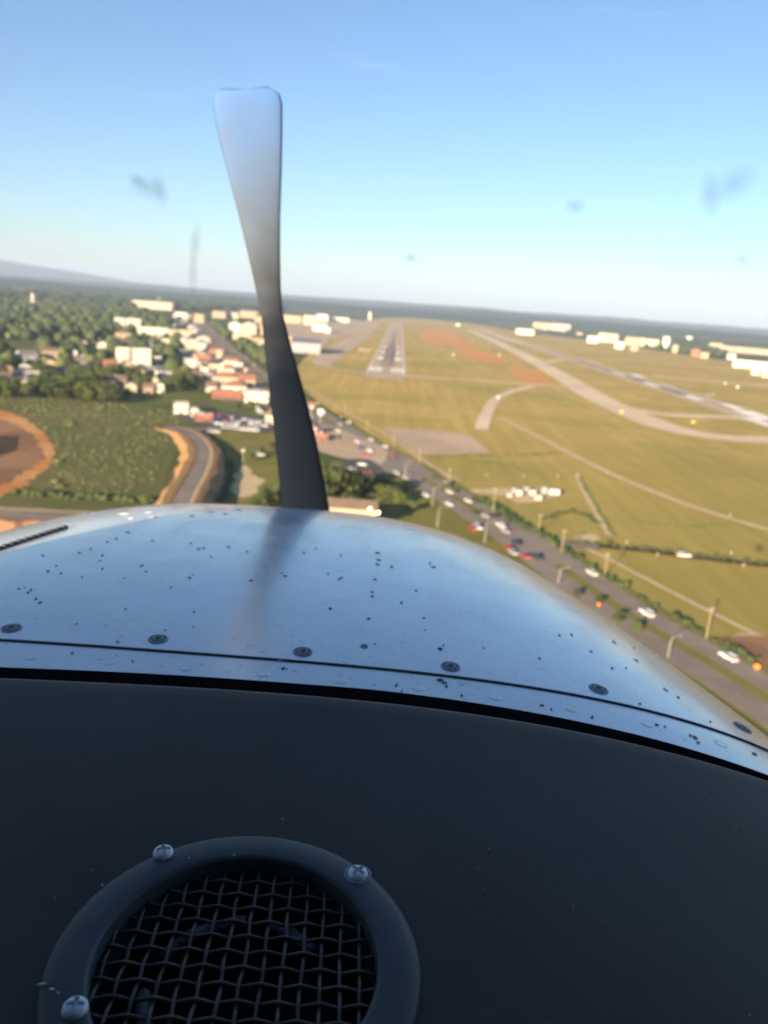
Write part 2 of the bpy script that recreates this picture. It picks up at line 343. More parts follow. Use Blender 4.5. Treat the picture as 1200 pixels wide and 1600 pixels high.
ribbon('taxiway', [(583, 504), (566, 522), (540, 540), (515, 557), (503, 567), (512, 574), (540, 578), (574, 584)], [60, 46, 42, 38, 26, 20, 16, 16], M['concrete'], 'hooked taxiway left of the runway threshold', 'taxiway')
sheet('apron', [(440, 498), (500, 496), (560, 500), (572, 507), (545, 522), (515, 530), (505, 545), (470, 545), (440, 530)], M['concrete'], 'pale apron around the terminal hangars', 'apron', n=3)
sheet('concrete_pad', [(597, 669), (700, 674), (735, 682), (768, 709), (690, 711), (655, 712), (640, 702)], M['concrete'], 'rectangular pale concrete pad in the grass', 'concrete pad', closed_smooth=False)
sheet('gravel_yard', [(722, 766), (790, 764), (868, 764), (878, 776), (838, 786), (808, 788), (786, 775), (722, 771)], M['gravel'], 'gravel yard around the equipment boxes', 'yard', closed_smooth=False)
ribbon('service_road', [(690, 742), (722, 768), (790, 768)], 6, M['gravel'], 'gravel drive leading to the equipment yard', 'road')
ribbon('service_road', [(780, 652), (860, 693), (940, 734), (1050, 781), (1200, 829), (1400, 880)], 5, M['gravel'], 'thin gravel track crossing the golden grass', 'road')
ribbon('service_road', [(900, 742), (912, 768), (928, 797), (952, 838)], 2.6, M['gravel'], 'short footpath running down to the ditch', 'path')
ribbon('service_road', [(912, 856), (960, 880), (1040, 922), (1110, 958), (1200, 1002), (1400, 1092)], 2.4, M['gravel'], 'pale track running beside the highway', 'road')
ribbon('service_road', [(1200, 1000), (1165, 994), (1135, 1002), (1105, 1001), (1085, 1006)], 2.2, M['gravel'], 'curved edge of the bare turnout beside the highway', 'path')
sheet('turnout', [(1098, 1008), (1150, 996), (1210, 1000), (1330, 1040), (1330, 1085), (1200, 1050)], M['soil'], 'bare brown turnout beside the highway', 'turnout')
ribbon('service_road', [(478, 602), (520, 632), (560, 655), (600, 678), (650, 712), (690, 738), (720, 752)], 2.6, M['gravel'], 'pale perimeter track along the airfield fence line', 'road')
sheet('dirt_heap', [(896, 842), (925, 836), (938, 844), (915, 850)], M['gravel'], 'small bare mound at the end of the side road', 'soil')
ribbon('drainage_ditch', [(850, 846), (900, 851), (950, 856), (1010, 862), (1100, 874), (1200, 885), (1400, 905)], 5, M['wet_shade'], 'dark drainage ditch across the grass', 'ditch')
ribbon('side_road', [(838, 848), (880, 852), (935, 857)], 7, M['asphalt'], 'short side road ending at the ditch', 'road')

# ---- highway
ribbon('highway_median', HW, 24, M['verge'], 'grassy strip the highway runs through', 'verge', off=-5, world=True)
hwr = ribbon('highway', HW, [8, 8, 8, 8, 9, 10, 14, 20], M['asphalt'], 'highway carriageway nearer the airfield', 'road', world=True)
hwl = ribbon('highway', HW[:9], [8.5, 8.5, 8.5, 9, 10, 10], M['asphalt'], 'highway carriageway nearer the cowling', 'road', off=-11.8, world=True)
sheet('crossing', [(772, 812), (818, 826), (862, 852), (900, 876), (852, 884), (800, 858), (765, 832)], M['asphalt'], 'paved crossing joining both carriageways', 'road')
sheet('crossing', [(598, 706), (640, 716), (668, 738), (650, 750), (610, 742), (575, 720)], M['asphalt'], 'paved junction in the shade of the trees', 'road')
zz = nextz()
mb = MB(); mb2 = MB()
for k, yy in enumerate(np.arange(150, 560, 12)):
    for off, mm in ((0, mb), (-11.8, mb)):
        (x, y), a = hw_at(yy, off); t = np.array([math.cos(a), math.sin(a)]); n_ = np.array([t[1], -t[0]])
        c = np.array([x, y]); qq = [c + t * s1 * 1.6 + n_ * s2 * .09 for s1, s2 in ((-1, -1), (-1, 1), (1, 1), (1, -1))]
        mm.add([(p[0], p[1], zz) for p in qq], [(0, 1, 2, 3)])
lm = obj('lane_dashes', mb.me('lane_dashes', M['oldpaint']), hwr); lm['kind'] = 'stuff'
for par, offs in ((hwr, (-3.6, 3.6)), (hwl, (-15.5, -8.2))):
    for off in offs:
        pts = [hw_at(yy, off)[0] for yy in np.arange(140, 600, 14)]
        obj('edge_line', ribbon_mesh('edge_line', pts, .12, M['oldpaint'], zz + .005, n=2), par)
sheet('parking_lot', [(490, 672), (520, 668), (560, 684), (604, 706), (592, 728), (560, 722), (515, 712), (492, 700)], M['concrete'], 'pale parking lot beside the red filling station', 'parking lot')
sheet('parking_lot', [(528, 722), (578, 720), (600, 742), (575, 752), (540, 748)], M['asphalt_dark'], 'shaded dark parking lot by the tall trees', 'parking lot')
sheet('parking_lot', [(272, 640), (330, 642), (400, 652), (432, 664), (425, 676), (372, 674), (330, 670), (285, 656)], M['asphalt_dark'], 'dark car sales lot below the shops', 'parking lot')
sheet('parking_lot', [(300, 500), (322, 508), (360, 548), (405, 590), (420, 640), (400, 628), (330, 620), (322, 560), (295, 525)], M['asphalt'], 'paved frontage of the roadside shops', 'parking lot')
sheet('parking_lot', [(160, 570), (240, 570), (300, 575), (300, 584), (200, 582)], M['asphalt'], 'parking lot in front of the cream hotel', 'parking lot')

# ---- embankments with the roads on top
def embankment(name, px, ztop, wtop, wroad, slope, label, bank, roadmat, rlabel, edge=None):
    c = catmull([np.append(np.array(G(p[0], p[1], zt)), zt) for p, zt in zip(px, ztop)], 8)
    v = []; f = []; N = len(c)
    for i, p in enumerate(c):
        t = c[min(i + 1, N - 1)] - c[max(i - 1, 0)]; t = t[:2] / np.linalg.norm(t[:2]); nn = np.array([t[1], -t[0]])
        for o, zz in ((-wtop / 2 - slope * p[2] * 1.0, -.05), (-wtop / 2, p[2]), (wtop / 2, p[2]), (wtop / 2 + slope * p[2], -.05)):
            j = noise.noise(Vector((i * .35, o, 1))) * 1.6 + noise.noise(Vector((i * 1.3, o * 3, 7))) * .7
            q = p[:2] + nn * (o + j); v.append((q[0], q[1], zz))
        if i:
            for k in range(3): f.append((4 * i - 4 + k, 4 * i - 3 + k, 4 * i + 1 + k, 4 * i + k))
    struct(obj(name, mesh(name, v, f, bank)), label, 'embankment')
    struct(obj('embanked_road', ribbon_mesh('embanked_road', c, wroad, roadmat, .06, n=1, smooth=False)), rlabel, 'road')
    if edge:
        for o, w, mt, lab in edge: struct(obj('road_shoulder', ribbon_mesh('road_shoulder', c, w, mt, .10, off=o, n=1, smooth=False)), lab, 'road edge')
embankment('embankment', [(262, 830), (290, 770), (310, 735), (318, 705), (306, 684), (285, 672), (255, 668)], [5.6, 5.2, 4.8, 4.4, 3.4, 1.8, .3], 14.5, 5.4, .9, 'orange clay embankment carrying the curved road', M['bank'], M['asphalt'], 'grey paved road curving along the clay embankment', [(3.7, 1.3, M['gravel'], 'pale kerb strip on the curved road'), (-3.8, 1.2, M['soil'], 'dark soil strip beside the curved road'), (6.0, 1.6, M['soil'], 'brown strip on the outer side of the curved road')])
embankment('embankment', [(-120, 796), (-40, 800), (40, 804), (120, 808), (200, 814), (260, 818)], [7.5, 7.5, 7.5, 7.5, 7.5, 7], 15, 9.0, .6, 'earth bank carrying the road at the lower left', M['soil'], M['asphalt'], 'grey road crossing the lower left corner', [(-5.6, 1.6, M['gravel'], 'pale shoulder along the lower left road')])
ribbon('access_road', [(258, 668), (310, 672), (350, 668), (372, 662)], 7, M['asphalt'], 'road joining the clay embankment to the car lot', 'road')

# ---- hills and the far forest
def fbm(x, y, o=4):
    s = 0; a = 1
    for k in range(o): s += a * noise.noise(Vector((x, y, 3.1 * k))); x *= 2.1; y *= 2.1; a *= .5
    return s
def hills(name, az0, az1, na, r0, r1, nr, hf, label):
    v = []; f = []
    for i in range(nr):
        r = r0 + (r1 - r0) * i / (nr - 1)
        for k in range(na):
            a = math.radians(az0 + (az1 - az0) * k / (na - 1)); x, y = r * math.sin(a), r * math.cos(a)
            v.append((x, y, hf(x, y, r, math.degrees(a), i / (nr - 1))))
    for i in range(nr - 1):
        for k in range(na - 1): f.append((i * na + k, i * na + k + 1, (i + 1) * na + k + 1, (i + 1) * na + k))
    return struct(obj(name, mesh(name, v, f, M['forest'])), label, 'hills')
def bell(t): return max(0, math.sin(math.pi * t)) ** .8
hills('hills', -46, 46, 420, 5200, 9000, 26, lambda x, y, r, a, t: -2 + bell(t) * (52 + 42 * fbm(x / 2600, y / 1500) + 7 * noise.noise(Vector((x / 90, y / 90, 0))) + 4 * noise.noise(Vector((x / 38, y / 38, 0)))), 'low wooded hills behind the airfield')
hills('hills', -46, 46, 360, 9500, 15000, 22, lambda x, y, r, a, t: -2 + bell(t) * (104 + 56 * fbm(x / 3600, y / 2500 + 9) + 9 * noise.noise(Vector((x / 120, y / 120, 5)))), 'hazy wooded ridge along the horizon')
hills('mountain', -46, -12, 200, 14500, 19000, 18, lambda x, y, r, a, t: -2 + bell(t) * max(0, (150 + 215 * max(0, min(1, (-a - 17) / 10)) ** 1.2 - 12 * max(0, a + 22) + 38 * fbm(x / 3000, y / 3000))), 'blue mountain ridge on the far left horizon')

# ------------------------------------------------------------------ vegetation
def ico(sub):
    bm = bmesh.new(); bmesh.ops.create_icosphere(bm, subdivisions=sub, radius=1)
    v = np.array([x.co[:] for x in bm.verts]); f = np.array([[q.index for q in fc.verts] for fc in bm.faces]); bm.free(); return v, f
def blob(sub, seed, amp=.32, fr=1.7):
    v, f = ico(sub); o = []
    for p in v:
        q = Vector(p) * fr + Vector((seed * 7.3, seed * 3.1, 0))
        s = 1 + amp * noise.noise(q) + amp * .8 * noise.noise(q * 2.6); o.append(p * s)
    o = np.array(o); o[:, 2] = np.where(o[:, 2] < -.55, -.55, o[:, 2]); return o, f
B2 = [blob(2, k) for k in range(6)]; B1 = [blob(1, k + 20) for k in range(6)]; B3 = [blob(3, k + 40, .30, 1.9) for k in range(4)]
def mass(name, spots, mt, label, cat, kind='stuff', parent=None, shapes=B1):
    V = []; Fc = []; n = 0
    for i, (x, y, r, h) in enumerate(spots):
        bv, bf = shapes[i % len(shapes)]; a = (i * 2.399) % 6.283; c, s = math.cos(a), math.sin(a)
        q = np.stack([x + r * (bv[:, 0] * c - bv[:, 1] * s), y + r * (bv[:, 0] * s + bv[:, 1] * c), h * (.42 + .58 * bv[:, 2]) * 1.0], 1)
        V.append(q); Fc.append(bf + n); n += len(bv)
    V = np.concatenate(V); Fc = np.concatenate(Fc)
    me = bpy.data.meshes.new(name); me.vertices.add(len(V)); me.vertices.foreach_set('co', V.astype(np.float32).ravel())
    me.loops.add(Fc.size); me.loops.foreach_set('vertex_index', Fc.astype(np.int32).ravel())
    me.polygons.add(len(Fc)); me.polygons.foreach_set('loop_start', np.arange(0, Fc.size, 3, dtype=np.int32)); me.polygons.foreach_set('loop_total', np.full(len(Fc), 3, np.int32))
    me.update(calc_edges=True); me.materials.append(mt)
    o = obj(name, me, parent); return tag(o, label, cat, kind=kind)
def inside(p, poly):
    x, y = p; c = False; j = len(poly) - 1
    for i in range(len(poly)):
        if (poly[i][1] > y) != (poly[j][1] > y) and x < (poly[j][0] - poly[i][0]) * (y - poly[i][1]) / (poly[j][1] - poly[i][1]) + poly[i][0]: c = not c
        j = i
    return c
def toPix(x, y, z=0.):
    q = np.array([x, y, z - H]); c = q @ Fv; return 600 + FPX * (q @ Rv) / c, 800 - FPX * (q @ Uv) / c
def scatter(pxpoly, step, jit=.45, avoid=(), keep=1.0):
    P = [G(*p) for p in pxpoly]; xs = [p[0] for p in P]; ys = [p[1] for p in P]; AV = [[G(*p) for p in a] for a in avoid]; out = []
    for x in np.arange(min(xs), max(xs), step):
        for y in np.arange(min(ys), max(ys), step):
            p = (x + step * jit * random.uniform(-1, 1), y + step * jit * random.uniform(-1, 1))
            if random.random() < keep and inside(p, P) and not any(inside(p, a) for a in AV): out.append(p)
    return out

# buildings to keep clear of trees are known by their pixel boxes
CLEAR = []
# ------------------------------------------------------------------ buildings
WIN = {}
def window_mesh(w, h):
    k = (round(w, 1), round(h, 1))
    if k not in WIN: WIN[k] = MB().box(-k[0] / 2, k[0] / 2, -.05, .03, -k[1] / 2, k[1] / 2).me('window', M['glass'])
    return WIN[k]
def building(name, x0, x1, yb, yt, depth, wall, roof, label, cat='building', style='flat', rz=0., rows=1, cols=4, door=True, group=None, extra=None):
    xm = (x0 + x1) / 2; g = G(xm, yb); D = dist(xm, yb); s = D / FPX * 1.0
    # true scale off the lens axis
    vq = ray(xm, yb); s = float(np.array([g[0], g[1], -H]) @ Fv) / FPX
    w = max(4., (x1 - x0) * s); h = max(2.6, (yb - yt) * s)
    face = math.atan2(-g[0], g[1]) + rz
    o = empty(name, (g[0], g[1], 0), face); tag(o, label, cat, group)
    CLEAR.append((g[0] - math.sin(face) * depth / 2, g[1] + math.cos(face) * depth / 2, max(w, depth) * .62 + 3, g, w * .5))
    if style == 'flat':
        obj('wall', MB().box(-w / 2, w / 2, 0, depth, -.3, h).me('wall', wall), o)
        r = obj('roof', MB().box(-w / 2 - .15, w / 2 + .15, -.15, depth + .15, h + .004, h + .25).me('roof', roof), o)
        pm = MB(); t = .3
        for b in ((-w / 2 - .2, w / 2 + .2, -.2, t - .2), (-w / 2 - .2, w / 2 + .2, depth + .2 - t, depth + .2), (-w / 2 - .2, t - w / 2 - .2, t - .2, depth + .2 - t), (w / 2 + .2 - t, w / 2 + .2, t - .2, depth + .2 - t)):
            pm.box(*b, h - .25, h + .7)
        obj('parapet', pm.me('parapet', wall), r)
        for k in range(2 if w > 14 else 1):
            ux = (k - .4) * w * .3; u = 1.1
            obj('roof_unit', MB().box(ux - u, ux + u, depth * .45, depth * .45 + 2, h + .25, h + 1.5).me('roof_unit', M['grey']), r)
    else:
        rh = min(4.5, depth * .28); ov = .5
        if style == 'gable':      # ridge along the width
            wl_ = MB().box(-w / 2, w / 2, 0, depth, -.3, h); wl_.add([(-w / 2, 0, h), (-w / 2, depth, h), (-w / 2, depth / 2, h + rh)], [(0, 1, 2)]); wl_.add([(w / 2, 0, h), (w / 2, depth, h), (w / 2, depth / 2, h + rh)], [(0, 2, 1)])
            obj('wall', wl_.me('wall', wall), o)
            pr = [(-ov, h - .2), (depth / 2, h + rh + .05), (depth + ov, h - .2), (depth + ov, h + .1), (depth / 2, h + rh + .35), (-ov, h + .1)]
            obj('roof', MB().prism(pr, -w / 2 - ov, w / 2 + ov).me('roof', roof), o)
        elif style == 'front':    # gable end faces the viewer
            rh = min(5., w * .22)
            wl_ = MB().box(-w / 2, w / 2, 0, depth, -.3, h); wl_.add([(-w / 2, 0, h), (w / 2, 0, h), (0, 0, h + rh)], [(0, 1, 2)]); wl_.add([(-w / 2, depth, h), (w / 2, depth, h), (0, depth, h + rh)], [(0, 2, 1)])
            obj('wall', wl_.me('wall', wall), o)
            pr = [(-w / 2 - ov, h - .25), (0, h + rh + .05), (w / 2 + ov, h - .25), (w / 2 + ov, h + .05), (0, h + rh + .35), (-w / 2 - ov, h + .05)]
            obj('roof', MB().prism(pr, -ov, depth + ov, 'y').me('roof', roof), o)
        elif style == 'hip':
            obj('wall', MB().box(-w / 2, w / 2, 0, depth, -.3, h).me('wall', wall), o)
            i = min(w, depth) * .48
            v_ = [(-w / 2 - ov, -ov, h), (w / 2 + ov, -ov, h), (w / 2 + ov, depth + ov, h), (-w / 2 - ov, depth + ov, h)]
            if w >= depth: v_ += [(-w / 2 + i, depth / 2, h + rh), (w / 2 - i, depth / 2, h + rh)]; ff = [(0, 1, 5, 4), (2, 3, 4, 5), (3, 0, 4), (1, 2, 5), (3, 2, 1, 0)]
            else: v_ += [(0, i, h + rh), (0, depth - i, h + rh)]; ff = [(0, 1, 4), (1, 2, 5, 4), (2, 3, 5), (3, 0, 4, 5), (3, 2, 1, 0)]
            obj('roof', mesh('roof', v_, ff, roof), o)
        elif style == 'barrel':   # arched hangar, gable arch towards the viewer
            n = 12; rr = w / 2 + .2
            pr = [(-rr * math.cos(math.pi * k / n), h + .34 * rr * math.sin(math.pi * k / n)) for k in range(n + 1)]
            obj('roof', MB().prism([(a, b + .2) for a, b in pr] + [(a * .99, b) for a, b in pr[::-1]], -.3, depth + .3, 'y').me('roof', roof), o)
            obj('wall', MB().prism([(-w / 2, -.3)] + [(a * .985, b - .02) for a, b in pr] + [(w / 2, -.3)], 0, depth, 'y').me('wall', wall), o)
    if rows and cols and D < 2300:
        ww = min(2.2, w / cols * .55); wh = min(1.7, h / rows * .5)
        for r_ in range(rows):
            for c_ in range(cols):
                xx = -w / 2 + w * (c_ + .5) / cols; zz = h * (r_ + .55) / rows
                if door and r_ == 0 and c_ == cols // 2: continue
                obj('window', window_mesh(ww, wh), o, (xx, 0, zz))
    if door and D < 2300:
        c_ = cols // 2 if cols else 0; xx = (-w / 2 + w * (c_ + .5) / cols) if cols else 0
        obj('door', MB().box(xx - .75, xx + .75, -.06, .03, 0, min(2.3, h * .8)).me('door', M['glass']), o)
    if extra: extra(o, w, h, depth)
    return o
m_ = M
def sidewings(o, w, h, d):
    for sx in (-1, 1):
        obj('tower', MB().box(sx * w * .3 - w * .17, sx * w * .3 + w * .17, -2.5, -.004, 0, h + 1.6).me('tower', M['white']), o)
    for r_ in range(4):
        for sx in (-1, 1):
            for k in (-1, 0, 1): obj('window', window_mesh(1.6, 1.3), o, (sx * w * .3 + k * w * .1, -2.5, h * (r_ + .55) / 4))
def awning(mat_):
    def f(o, w, h, d): obj('awning', MB().box(-w / 2 - .3, w / 2 + .3, -2.2, -.06, h * .62, h * .8).me('awning', mat_), o)
    return f
# main blocks
building('hotel', 183, 236, 571, 547, 16, m_['white'], m_['roof_white'], 'large cream four storey hotel with two bright front bays', 'hotel', rows=4, cols=9, extra=sidewings)
building('hotel', 180, 220, 514, 499, 22, m_['white'], m_['roof_white'], 'white two-bay block standing above the dark woods', 'hotel', rows=3, cols=6, extra=sidewings)
building('commercial_building', 216, 262, 524, 513, 22, m_['white'], m_['roof_white'], 'long cream building right of the white two-bay block', rows=2, cols=10)
building('commercial_building', 264, 296, 528, 517, 22, m_['cream'], m_['roof_brown'], 'cream and brown row building ending the long cream row', rows=2, cols=7)
building('house', 180, 205, 529, 521, 16, m_['tan'], m_['roof_brown'], 'tan building below the white two-bay block', 'house', 'hip', cols=5)
building('warehouse', 207, 268, 483, 472, 60, m_['cream'], m_['roof_white'], 'long low cream warehouse among the woods', 'warehouse', rz=-.18, cols=0)
building('warehouse', 250, 292, 462, 457.5, 90, m_['cream'], m_['roof_white'], 'pale warehouse far behind the long cream one', 'warehouse', cols=0)
building('warehouse', 116, 142, 452, 447, 80, m_['white'], m_['roof_white'], 'white far building on the hazy plain', 'warehouse', cols=0)
building('warehouse', 146, 168, 453, 449, 70, m_['white'], m_['roof_grey'], 'smaller pale far building beside the white one on the plain', 'warehouse', cols=0)
building('warehouse', 8, 28, 457, 453, 60, m_['white'], m_['roof_white'], 'white far building near the left edge above the woods', 'warehouse', cols=0)
building('warehouse', 33, 40, 458, 453, 40, m_['white'], m_['roof_grey'], 'small bright far building near the mast', 'warehouse', cols=0)
building('shop', 161, 181, 578, 569, 12, m_['brick'], m_['roof_red'], 'red roofed building left of the cream hotel', 'shop', 'gable', cols=4)
building('house', 33, 60, 566, 554, 12, m_['white'], m_['roof_grey'], 'white walled house with grey roof beside the green field', 'house', 'gable', cols=4, rz=.4)
building('house', 66, 90, 560, 549, 12, m_['tan'], m_['roof_brown'], 'tan house with brown roof right of the white house', 'house', 'gable', cols=5)
building('house', 112, 121, 557, 549, 9, m_['white'], m_['roof_grey'], 'small white house half hidden in the trees', 'house', 'front', cols=2)
building('house', 0, 17, 603, 590, 11, m_['cream'], m_['roof_brown'], 'cream house at the left edge above the woods', 'house', 'gable', cols=3)
building('house', 34, 44, 604, 596, 9, m_['white'], m_['roof_grey'], 'small white house right of the edge house', 'house', 'front', cols=2)
building('house', 127, 138, 581, 573, 9, m_['white'], m_['roof_brown'], 'lone white house in the woods left of the red roof', 'house', 'front', cols=2)
building('house', 168, 180, 607, 598, 9, m_['cream'], m_['roof_brown'], 'leftmost of the small cream houses below the hotel', 'house', 'front', cols=2)
building('house', 182, 197, 604, 594, 10, m_['tan'], m_['roof_brown'], 'tan house second in the row below the hotel', 'house', 'gable', cols=3)
building('house', 196, 213, 614, 602, 10, m_['cream'], m_['roof_grey'], 'bright cream house in the middle of the row below the hotel', 'house', 'front', cols=2)
building('house', 224, 240, 614, 605, 10, m_['tan'], m_['roof_brown'], 'fourth house in the row below the hotel', 'house', 'gable', cols=3)
building('house', 245, 256, 614, 601, 9, m_['white'], m_['roof_brown'], 'rightmost house in the row below the hotel', 'house', 'front', cols=2)
building('house', 202, 210, 583, 576, 8, m_['white'], m_['roof_white'], 'tiny white house just below the cream hotel', 'house', 'front', cols=2)
building('house', 232, 243, 583, 577, 8, m_['cream'], m_['roof_grey'], 'tiny cream house right below the cream hotel', 'house', 'gable', cols=2)
# along the highway
building('shop', 273, 292, 499, 489, 25, m_['white'], m_['roof_white'], 'white store at the far bend of the highway', 'shop', cols=5)
building('shop', 303, 318, 505, 492, 20, m_['tan'], m_['roof_brown'], 'tan store at the very end of the visible highway', 'shop', cols=4)
building('shop', 253, 266, 542, 534, 14, m_['cream'], m_['roof_grey'], 'cream building right of the hotel by the trees', 'shop', cols=3)
building('shop', 274, 290, 537, 530, 16, m_['white'], m_['roof_white'], 'low white store left of the grey fronted shop', 'shop', cols=4)
building('shop', 290, 309, 546, 532, 18, m_['cream'], m_['roof_grey'], 'cream two storey shop beside the highway', 'shop', rows=2, cols=5)
building('shop', 309, 321, 548, 538, 14, m_['white'], m_['roof_white'], 'narrow white shop beside the cream two storey one', 'shop', cols=3)
building('shop', 292, 306, 568, 555, 15, m_['tan'], m_['roof_brown'], 'brown shop left of the brick one', 'shop', cols=3)
building('shop', 309, 328, 569, 556, 16, m_['brick'], m_['roof_brown'], 'brick shop with low roof facing the highway', 'shop', cols=4, extra=awning(m_['roof_red']))
building('shop', 338, 346, 560, 549, 9, m_['cream'], m_['roof_brown'], 'small kiosk like shop close to the highway', 'shop', cols=2)
building('shop', 326, 346, 578, 571, 14, m_['cream'], m_['roof_white'], 'low pale shop above the white sign block', 'shop', cols=4)
building('shop', 313, 325, 587, 576, 10, m_['white'], m_['roof_white'], 'bright white cube shaped shop left of the red roofs', 'shop', cols=2)
building('shop', 340, 366, 588, 580, 13, m_['white'], m_['roof_white'], 'white shop behind the red roofed restaurant', 'shop', cols=5)
building('restaurant', 332, 372, 602, 590, 16, m_['cream'], m_['roof_red'], 'red roofed restaurant, farthest of the red roofs', 'restaurant', 'hip', cols=6)
building('restaurant', 372, 398, 606, 594, 14, m_['cream'], m_['roof_red'], 'red roofed wing right of the restaurant', 'restaurant', 'gable', cols=4)
building('restaurant', 346, 384, 615, 604, 12, m_['white'], m_['roof_red'], 'red roofed building with white front in the middle', 'restaurant', 'hip', cols=6)
building('shop', 322, 338, 613, 604, 12, m_['white'], m_['roof_brown'], 'white shop with brown roof left of the red roofs', 'shop', 'gable', cols=3)
building('shop', 332, 378, 624, 616, 9, m_['brick'], m_['roof_red'], 'long brick front below the red roofs', 'shop', 'gable', cols=8)
building('shop', 382, 419, 630, 615, 14, m_['white'], m_['roof_white'], 'large bright white shop box nearest the propeller', 'shop', cols=6)
building('showroom', 272, 294, 648, 633, 12, m_['white'], m_['roof_white'], 'white car showroom at the left end of the car lot', 'showroom', cols=5)
building('showroom', 298, 310, 652, 641, 9, m_['white'], m_['roof_grey'], 'small white office beside the car showroom', 'office', cols=3)
building('showroom', 305, 332, 660, 649, 9, m_['brick'], m_['roof_white'], 'pink brick garage in the car lot', 'garage', cols=4)
building('shop', 413, 432, 664, 649, 12, m_['cream'], m_['roof_brown'], 'cream building half behind the propeller blade', 'shop', 'gable', rz=-.5, cols=3)
building('filling_station', 478, 494, 680, 668, 10, m_['white'], m_['roof_red'], 'red roofed filling station shop beside the propeller', 'filling station', 'hip', cols=3)
def canopy(o, w, h, d):
    pass
building('filling_station', 494, 512, 690, 680, 9, m_['brick'], m_['roof_red'], 'red canopy block in front of the filling station shop', 'filling station', 'flat', cols=3)
# airport side
lst = [(332, 352, 497, 487, 40, 'tan', 'roof_brown'), (355, 372, 498, 489, 40, 'cream', 'roof_grey'), (375, 402, 497, 487, 50, 'tan', 'roof_grey'), (398, 418, 505, 495, 40, 'tan', 'roof_brown')]
lab = ['first tan hangar left of the propeller on the far side', 'second hangar from the left behind the highway', 'wide tan hangar third from the left behind the highway', 'tan hangar touching the propeller on its left side']
for (a, b, c, e, dp, w_, r_), L in zip(lst, lab): building('hangar', a, b, c, e, dp, m_[w_], m_[r_], L, 'hangar', 'gable', cols=0)
building('hangar', 358, 376, 521, 507, 30, m_['white'], m_['roof_white'], 'bright cream hangar at the left of the hangar row', 'hangar', 'front', cols=3)
building('hangar', 378, 400, 523, 508, 30, m_['cream'], m_['roof_white'], 'bright cream hangar in the middle of the hangar row', 'hangar', 'front', cols=3)
building('hangar', 402, 420, 524, 510, 30, m_['tan'], m_['roof_grey'], 'tan hangar at the right of the hangar row', 'hangar', 'front', cols=3)
building('hangar', 364, 392, 531, 523, 22, m_['cream'], m_['roof_grey'], 'low cream shed in front of the hangar row', 'shed', cols=4)
building('hangar', 393, 420, 541, 529, 24, m_['tan'], m_['roof_brown'], 'tan shed nearest the highway in the hangar area', 'shed', 'gable', cols=4)
building('terminal', 440, 470, 505, 494, 40, m_['tan'], m_['roof_white'], 'pale terminal building right behind the propeller', 'terminal', cols=8)
building('terminal', 474, 492, 508, 494, 40, m_['cream'], m_['roof_white'], 'tall cream terminal block on the apron', 'terminal', cols=5)
building('terminal', 494, 512, 502, 492, 50, m_['white'], m_['roof_white'], 'bright white terminal pier on the apron', 'terminal', cols=4)
building('terminal', 514, 545, 503, 497, 50, m_['white'], m_['roof_white'], 'low white terminal wing at the right end of the apron', 'terminal', cols=6)
building('terminal', 488, 510, 518, 507, 24, m_['white'], m_['roof_white'], 'sunlit white building in front of the terminal', 'terminal', cols=4)
building('terminal', 508, 516, 521, 513, 16, m_['white'], m_['roof_white'], 'small white hut at the apron corner', 'hut', cols=2)
building('hangar', 455, 500, 552, 536, 75, m_['grey'], m_['roof_slate'], 'big slate roofed hangar with dark grey front', 'hangar', 'gable', cols=0)
building('hangar', 436, 456, 535, 526, 24, m_['tan'], m_['roof_brown'], 'small tan hangar left of the slate roofed one', 'hangar', cols=3)
building('hangar', 438, 456, 548, 540, 18, m_['cream'], m_['roof_grey'], 'cream shed below the small tan hangar', 'shed', cols=3)
building('control_tower', 575.5, 579.5, 500, 488, 12, m_['white'], m_['roof_grey'], 'slim pale tower at the far end of the airfield', 'tower', cols=0)
# right-hand horizon
rb = [(806, 834, 523, 515, 60, 'white', 'roof_white', 'long white shed by the far taxiway on the right'), (832, 862, 514, 505, 80, 'tan', 'roof_brown', 'tan far warehouse behind the long white shed'), (862, 890, 517, 507, 80, 'cream', 'roof_white', 'cream far warehouse right of the tan one'),
      (917, 934, 536, 526, 40, 'white', 'roof_white', 'leftmost white building of the right hand cluster'), (934, 964, 535, 522, 50, 'cream', 'roof_white', 'widest cream building of the right hand cluster'), (960, 974, 545, 535, 30, 'white', 'roof_white', 'bright white block in front of the wide cream building'),
      (976, 996, 540, 528, 40, 'tan', 'roof_brown', 'tan building right of the wide cream one'), (985, 996, 548, 542, 25, 'tan', 'roof_brown', 'low tan shed in front of the tan building'), (997, 1006, 541, 529, 30, 'cream', 'roof_white', 'narrow cream building beside the tan one'),
      (1008, 1028, 541, 531, 40, 'cream', 'roof_brown', 'brown roofed cream building before the trees'), (1034, 1044, 545, 527, 20, 'white', 'roof_white', 'tall white block standing above the trees'), (1050, 1058, 551, 540, 25, 'tan', 'roof_brown', 'small tan house right of the tree clump'),
      (1072, 1080, 533, 526, 20, 'white', 'roof_white', 'small white far house near the ridge'), (1080, 1092, 557, 547, 25, 'brick', 'roof_brown', 'brown house beside the dark round tree'), (1094, 1106, 560, 552, 25, 'tan', 'roof_brown', 'low tan house right of the brown house'),
      (1108, 1128, 545, 537, 40, 'tan', 'roof_brown', 'brown warehouse end behind the dark trees'), (1130, 1200, 552, 544, 60, 'tan', 'roof_brown', 'long brown warehouse at the right edge'), (1136, 1148, 562, 554, 20, 'white', 'roof_white', 'small bright white shed left of the long white building'),
      (1147, 1215, 577, 566, 30, 'white', 'roof_white', 'long bright white building at the right edge'), (1174, 1186, 586, 578, 14, 'white', 'roof_white', 'small white hut below the long white building'), (1190, 1202, 590, 580, 14, 'cream', 'roof_white', 'cream hut at the right edge of the picture')]
